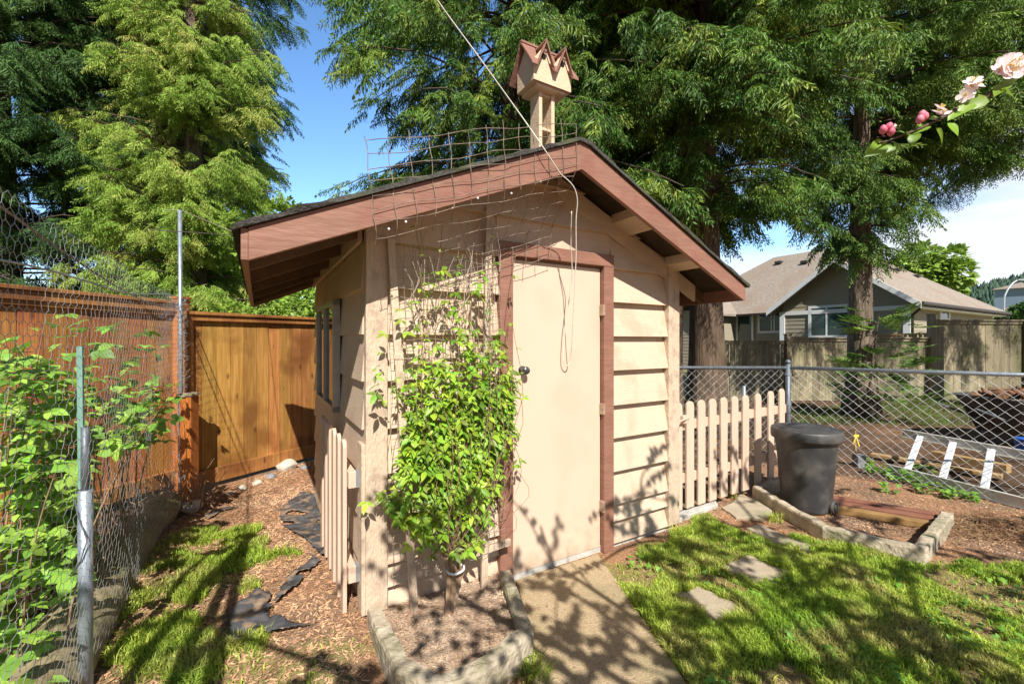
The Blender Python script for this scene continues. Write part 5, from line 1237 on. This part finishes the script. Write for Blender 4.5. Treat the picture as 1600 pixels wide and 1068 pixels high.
# recessed windows
b0,zt_=onplane(1188,490,1.35); b1,_=onplane(1225,490,1.35); zb_=CH+(HZ-517)/F*H(1.35,b0).y
window(fr3,7.3-b0,7.3-b1,zb_,zt_,[.5,.62],glass='glass')
b0,_=onplane(1153,490,1.35); b1,_=onplane(1175,490,1.35); window(fr3,max(0.05,7.3-b0),7.3-b1,.2,zt_+.02,None,glass='glass_teal',name='patio_door')
def a_on(px): 
    k=(px-800)/F; o=H(0,GW0); return (k*o.y-o.x)/(U.x-k*U.y)
s0=a_on(1468)-.4; s1=a_on(1480)-.4; yy=H(s0+.4,GW0).y
window(fs_,s0,s1,CH+(HZ-496)/F*yy,CH+(HZ-481)/F*yy,None,.12)
# downpipes
mb=MB(); mb.tube([H(.15,.02,E-.05),H(.2,.1,E-.2),H(.5,.38,E-.4),H(.55,.40,E-.5),H(.55,.40,.2)],.045,8); mb.build('downpipe',M['gutter'],hs,smooth=True)
mb=MB(); mb.tube([H(.85,5.2,E-.1),H(1.0,5.0,E-.2),H(1.28,4.78,E-.35),H(1.28,4.76,.3)],.04,8); mb.build('downpipe',M['gutter'],hs,smooth=True)
mb=MB(); mb.tube([H(11.0,-.02,E-.05),H(10.8,.3,E-.4),H(10.6,.40,E-.6)],.05,8); mb.build('downpipe',M['gutter'],hs,smooth=True)
for (a_,b_,zz) in((4.3,5.6,None),(4.6,7.0,None)):
    z_=E+k_*(a_-.9)+.02; MB().box(H(a_,b_,z_+.05),U*.15,V*.16,Z*.07).build('roof_vent',M['vent'],hs,bevel=.02)
for a_ in(4.6,6.0,7.4): MB().box(H(a_,2.8-(a_-4.6)*.2,E+k_*(2.8-(a_-4.6)*.2)+.05),U*.17,V*.12,Z*.06).build('roof_vent',M['vent'],hs,bevel=.02)
# deck railing by the gable corner
dr=thing('deck_railing',P(1430,520,13.4),'new yellow wood railing at the corner of the neighbouring house','railing')
p0=P(1355,524,13.4);p1=P(1450,521,13.4); MB().box((p0+p1)/2,(p1-p0)/2,Vector((0,.06,0)),Z*.03).build('rail',M['plank'],dr)
for k in range(12):
    p=p0.lerp(p1,(k+.5)/12); MB().box(p-Z*.4,Vector((.03,0,0)),Vector((0,.03,0)),Z*.37).build('baluster',M['plank'],dr)
# second house far, lamp, hill
fh=thing('house',P(1585,480,45),'distant grey brown roofed house behind the street lamp','house')
c=P(1590,480,45); c.z=0
mb=MB(); mb.ubox(-4,6,-3,3,0,3.4,lambda u,v,z:c+U*u+V*v+Z*z); mb.build('wall',M['white'],fh)
mb=MB(); fr=lambda u,v,z:c+U*u+V*v+Z*z
vs=[fr(-4.6,-3.6,3.3),fr(6.6,-3.6,3.3),fr(6.6,3.6,3.3),fr(-4.6,3.6,3.3),fr(-1.5,0,5.2),fr(3.5,0,5.2)]
mb.add(vs,[(0,1,5,4),(1,2,5),(2,3,4,5),(3,0,4),(3,2,1,0)]); mb.build('roof',M['roofh'],fh)
fh2=thing('house',P(1598,455,90),'far blue grey house on the hillside at the right edge','house')
c2=P(1600,462,90); fr2=lambda u,v,z:c2+U*u+V*v+Z*z
MB().ubox(-6,6,-3,3,-3,1.2,fr2).build('wall',mat('blue_siding',(.22,.3,.4),rough=.7),fh2)
MB().add([fr2(-6.5,-3.5,1.2),fr2(6.5,-3.5,1.2),fr2(6.5,3.5,1.2),fr2(-6.5,3.5,1.2),fr2(-3,0,2.6),fr2(3,0,2.6)],[(0,1,5,4),(1,2,5),(2,3,4,5),(3,0,4),(3,2,1,0)]).build('roof',M['roofh'],fh2)
lpz=thing('street_lamp',X(1567,38),'tall curved steel street lamp beyond the neighbouring house','street lamp')
q=X(1569,38); tz=CH+(HZ-437)/F*38
MB().tube(smoothp([q,q+Z*(tz-2.2),q+Vector((.15,0,tz-1.2)),q+Vector((.7,0,tz-.35)),q+Vector((1.25,0,tz-.02))],5),.06,8).build('pole',M['lamp'],lpz,smooth=True)
MB().box(q+Vector((1.45,0,tz)),Vector((.32,0,0)),Vector((0,.12,0)),Z*.05).build('lamp_head',M['lamp'],lpz,bevel=.02)
# hill
n=70; hx=np.linspace(150,900,n); hy=np.linspace(330,700,40); HX,HY=np.meshgrid(hx,hy)
hzv=52*sstep((HX-285-.12*(HY-330))/420)*1.6*sstep((HY-325)/150)+ (rng.random(HX.shape)*4)*1.2-2
Vh=np.stack([HX.ravel(),HY.ravel(),hzv.ravel()],1); ii=np.arange((40-1)*(n-1)); r_=ii//(n-1); c_=ii%(n-1); a0=r_*n+c_
fast('hill',Vh,[np.stack([a0,a0+1,a0+n+1,a0+n],1)],M['hill'],kind='structure')
# hillside conifers as forest mass
N_=5200; x_=rng.uniform(220,760,N_); y_=rng.uniform(332,560,N_); z_=52*sstep((x_-285-.12*(y_-330))/420)*1.6*sstep((y_-325)/150)
keep=z_>4; x_,y_,z_=x_[keep],y_[keep],z_[keep]; N_=len(x_)
TVc=[];m_=7
for lv_,(rr_,zz_) in enumerate(((.24,.1),(.17,.45),(.0,1))):
    for k in range(m_): a=6.283*k/m_; q=1+.35*((k*7+lv_*3)%3-1); TVc.append((zz_,rr_*math.cos(a)*q,rr_*math.sin(a)*q))
TFc=[(i*m_+k,i*m_+(k+1)%m_,(i+1)*m_+(k+1)%m_,(i+1)*m_+k) for i in range(2) for k in range(m_)]
an=rng.uniform(0,6.28,N_)
W_,Fq=inst(np.array(TVc,float),np.array(TFc),np.stack([x_,y_,z_-2],1),np.tile([[0,0,1.]],(N_,1))+rng.normal(0,.02,(N_,3)),np.stack([np.cos(an),np.sin(an),0*an],1),rng.uniform(8,17,N_))
fast('hillside_forest',W_,[Fq],mat('far_conifers',(.035,.07,.05),(.07,.115,.07),scale=.05,rough=1,island=.35),kind='stuff',label='distant dark conifer forest on the hill at the right',cat='forest')

# ------------------------------------------------------------------ light, sky, camera
SUNH=Vector((-.22,.96,0)).normalized(); EL=R(45)
ldir=Vector((SUNH.x*math.cos(EL),SUNH.y*math.cos(EL),-math.sin(EL)))
sun=bpy.data.lights.new('sun','SUN'); sun.energy=5.0; sun.angle=R(.5); sun.color=(1,.955,.88)
so=bpy.data.objects.new('sun',sun); so.rotation_euler=ldir.to_track_quat('-Z','Y').to_euler(); col.objects.link(so)
w=bpy.data.worlds.new('World'); sc.world=w; w.use_nodes=True; nt=w.node_tree; N=nt.nodes; L=nt.links; bg=N['Background']
sky=N.new('ShaderNodeTexSky'); sky.sky_type='NISHITA'; sky.sun_disc=False; sky.sun_elevation=EL
sky.sun_rotation=math.atan2(-ldir.x,-ldir.y); sky.air_density=1.0; sky.dust_density=.3; sky.ozone_density=2.5
tc=N.new('ShaderNodeTexCoord'); sep=N.new('ShaderNodeSeparateXYZ'); L.new(tc.outputs['Generated'],sep.inputs[0])
def math_(op,a,b=None,c=None):
    m=N.new('ShaderNodeMath'); m.operation=op
    for i,v in enumerate((a,b,c)):
        if v is None: continue
        if isinstance(v,(int,float)): m.inputs[i].default_value=v
        else: L.new(v,m.inputs[i])
    return m.outputs[0]
zc=math_('MAXIMUM',math_('ADD',sep.outputs[2],.08),.03); cx=math_('DIVIDE',sep.outputs[0],zc); cy=math_('DIVIDE',sep.outputs[1],zc)
cmb=N.new('ShaderNodeCombineXYZ'); L.new(cx,cmb.inputs[0]); L.new(math_('MULTIPLY',cy,1.0),cmb.inputs[1])
no=N.new('ShaderNodeTexNoise'); no.inputs['Scale'].default_value=.55; no.inputs['Detail'].default_value=9; no.inputs['Roughness'].default_value=.55; no.inputs['Distortion'].default_value=.4; L.new(cmb.outputs[0],no.inputs[0])
# clouds thicker to the right and near the horizon
bias=math_('SUBTRACT',math_('MULTIPLY',sep.outputs[0],.45),math_('MULTIPLY',sep.outputs[2],.55))
val=math_('ADD',math_('ADD',no.outputs[0],bias),math_('MULTIPLY',math_('MINIMUM',sep.outputs[1],0.0),.35))
mr=N.new('ShaderNodeMapRange'); mr.inputs[1].default_value=.47; mr.inputs[2].default_value=.68; L.new(val,mr.inputs[0])
hs_=N.new('ShaderNodeHueSaturation'); hs_.inputs['Saturation'].default_value=1.15; L.new(math_('ADD',math_('MULTIPLY',math_('MAXIMUM',sep.outputs[1],0.0),2.4),.66),hs_.inputs['Value']); L.new(sky.outputs[0],hs_.inputs['Color'])
mx=N.new('ShaderNodeMix'); mx.data_type='RGBA'; L.new(mr.outputs[0],mx.inputs[0]); L.new(hs_.outputs[0],mx.inputs[6]); mx.inputs[7].default_value=(8.6,9.0,9.6,1)
L.new(mx.outputs[2],bg.inputs[0]); bg.inputs[1].default_value=.075
cam=bpy.data.cameras.new('cam'); cam.sensor_width=36; cam.lens=36*F/1600; cam.clip_end=3000; cam.clip_start=.02; cam.shift_y=(HZ-534)/1600*1.0
co=bpy.data.objects.new('camera',cam); co.location=(0,0,CH); co.rotation_euler=(R(90),0,0); col.objects.link(co); sc.camera=co
vs_=sc.view_settings; vs_.view_transform='Standard'; vs_.look='None'; vs_.gamma=1; vs_.exposure=.62
sc.cycles.max_bounces=6; sc.cycles.transparent_max_bounces=8
sc.cycles.use_denoising=True
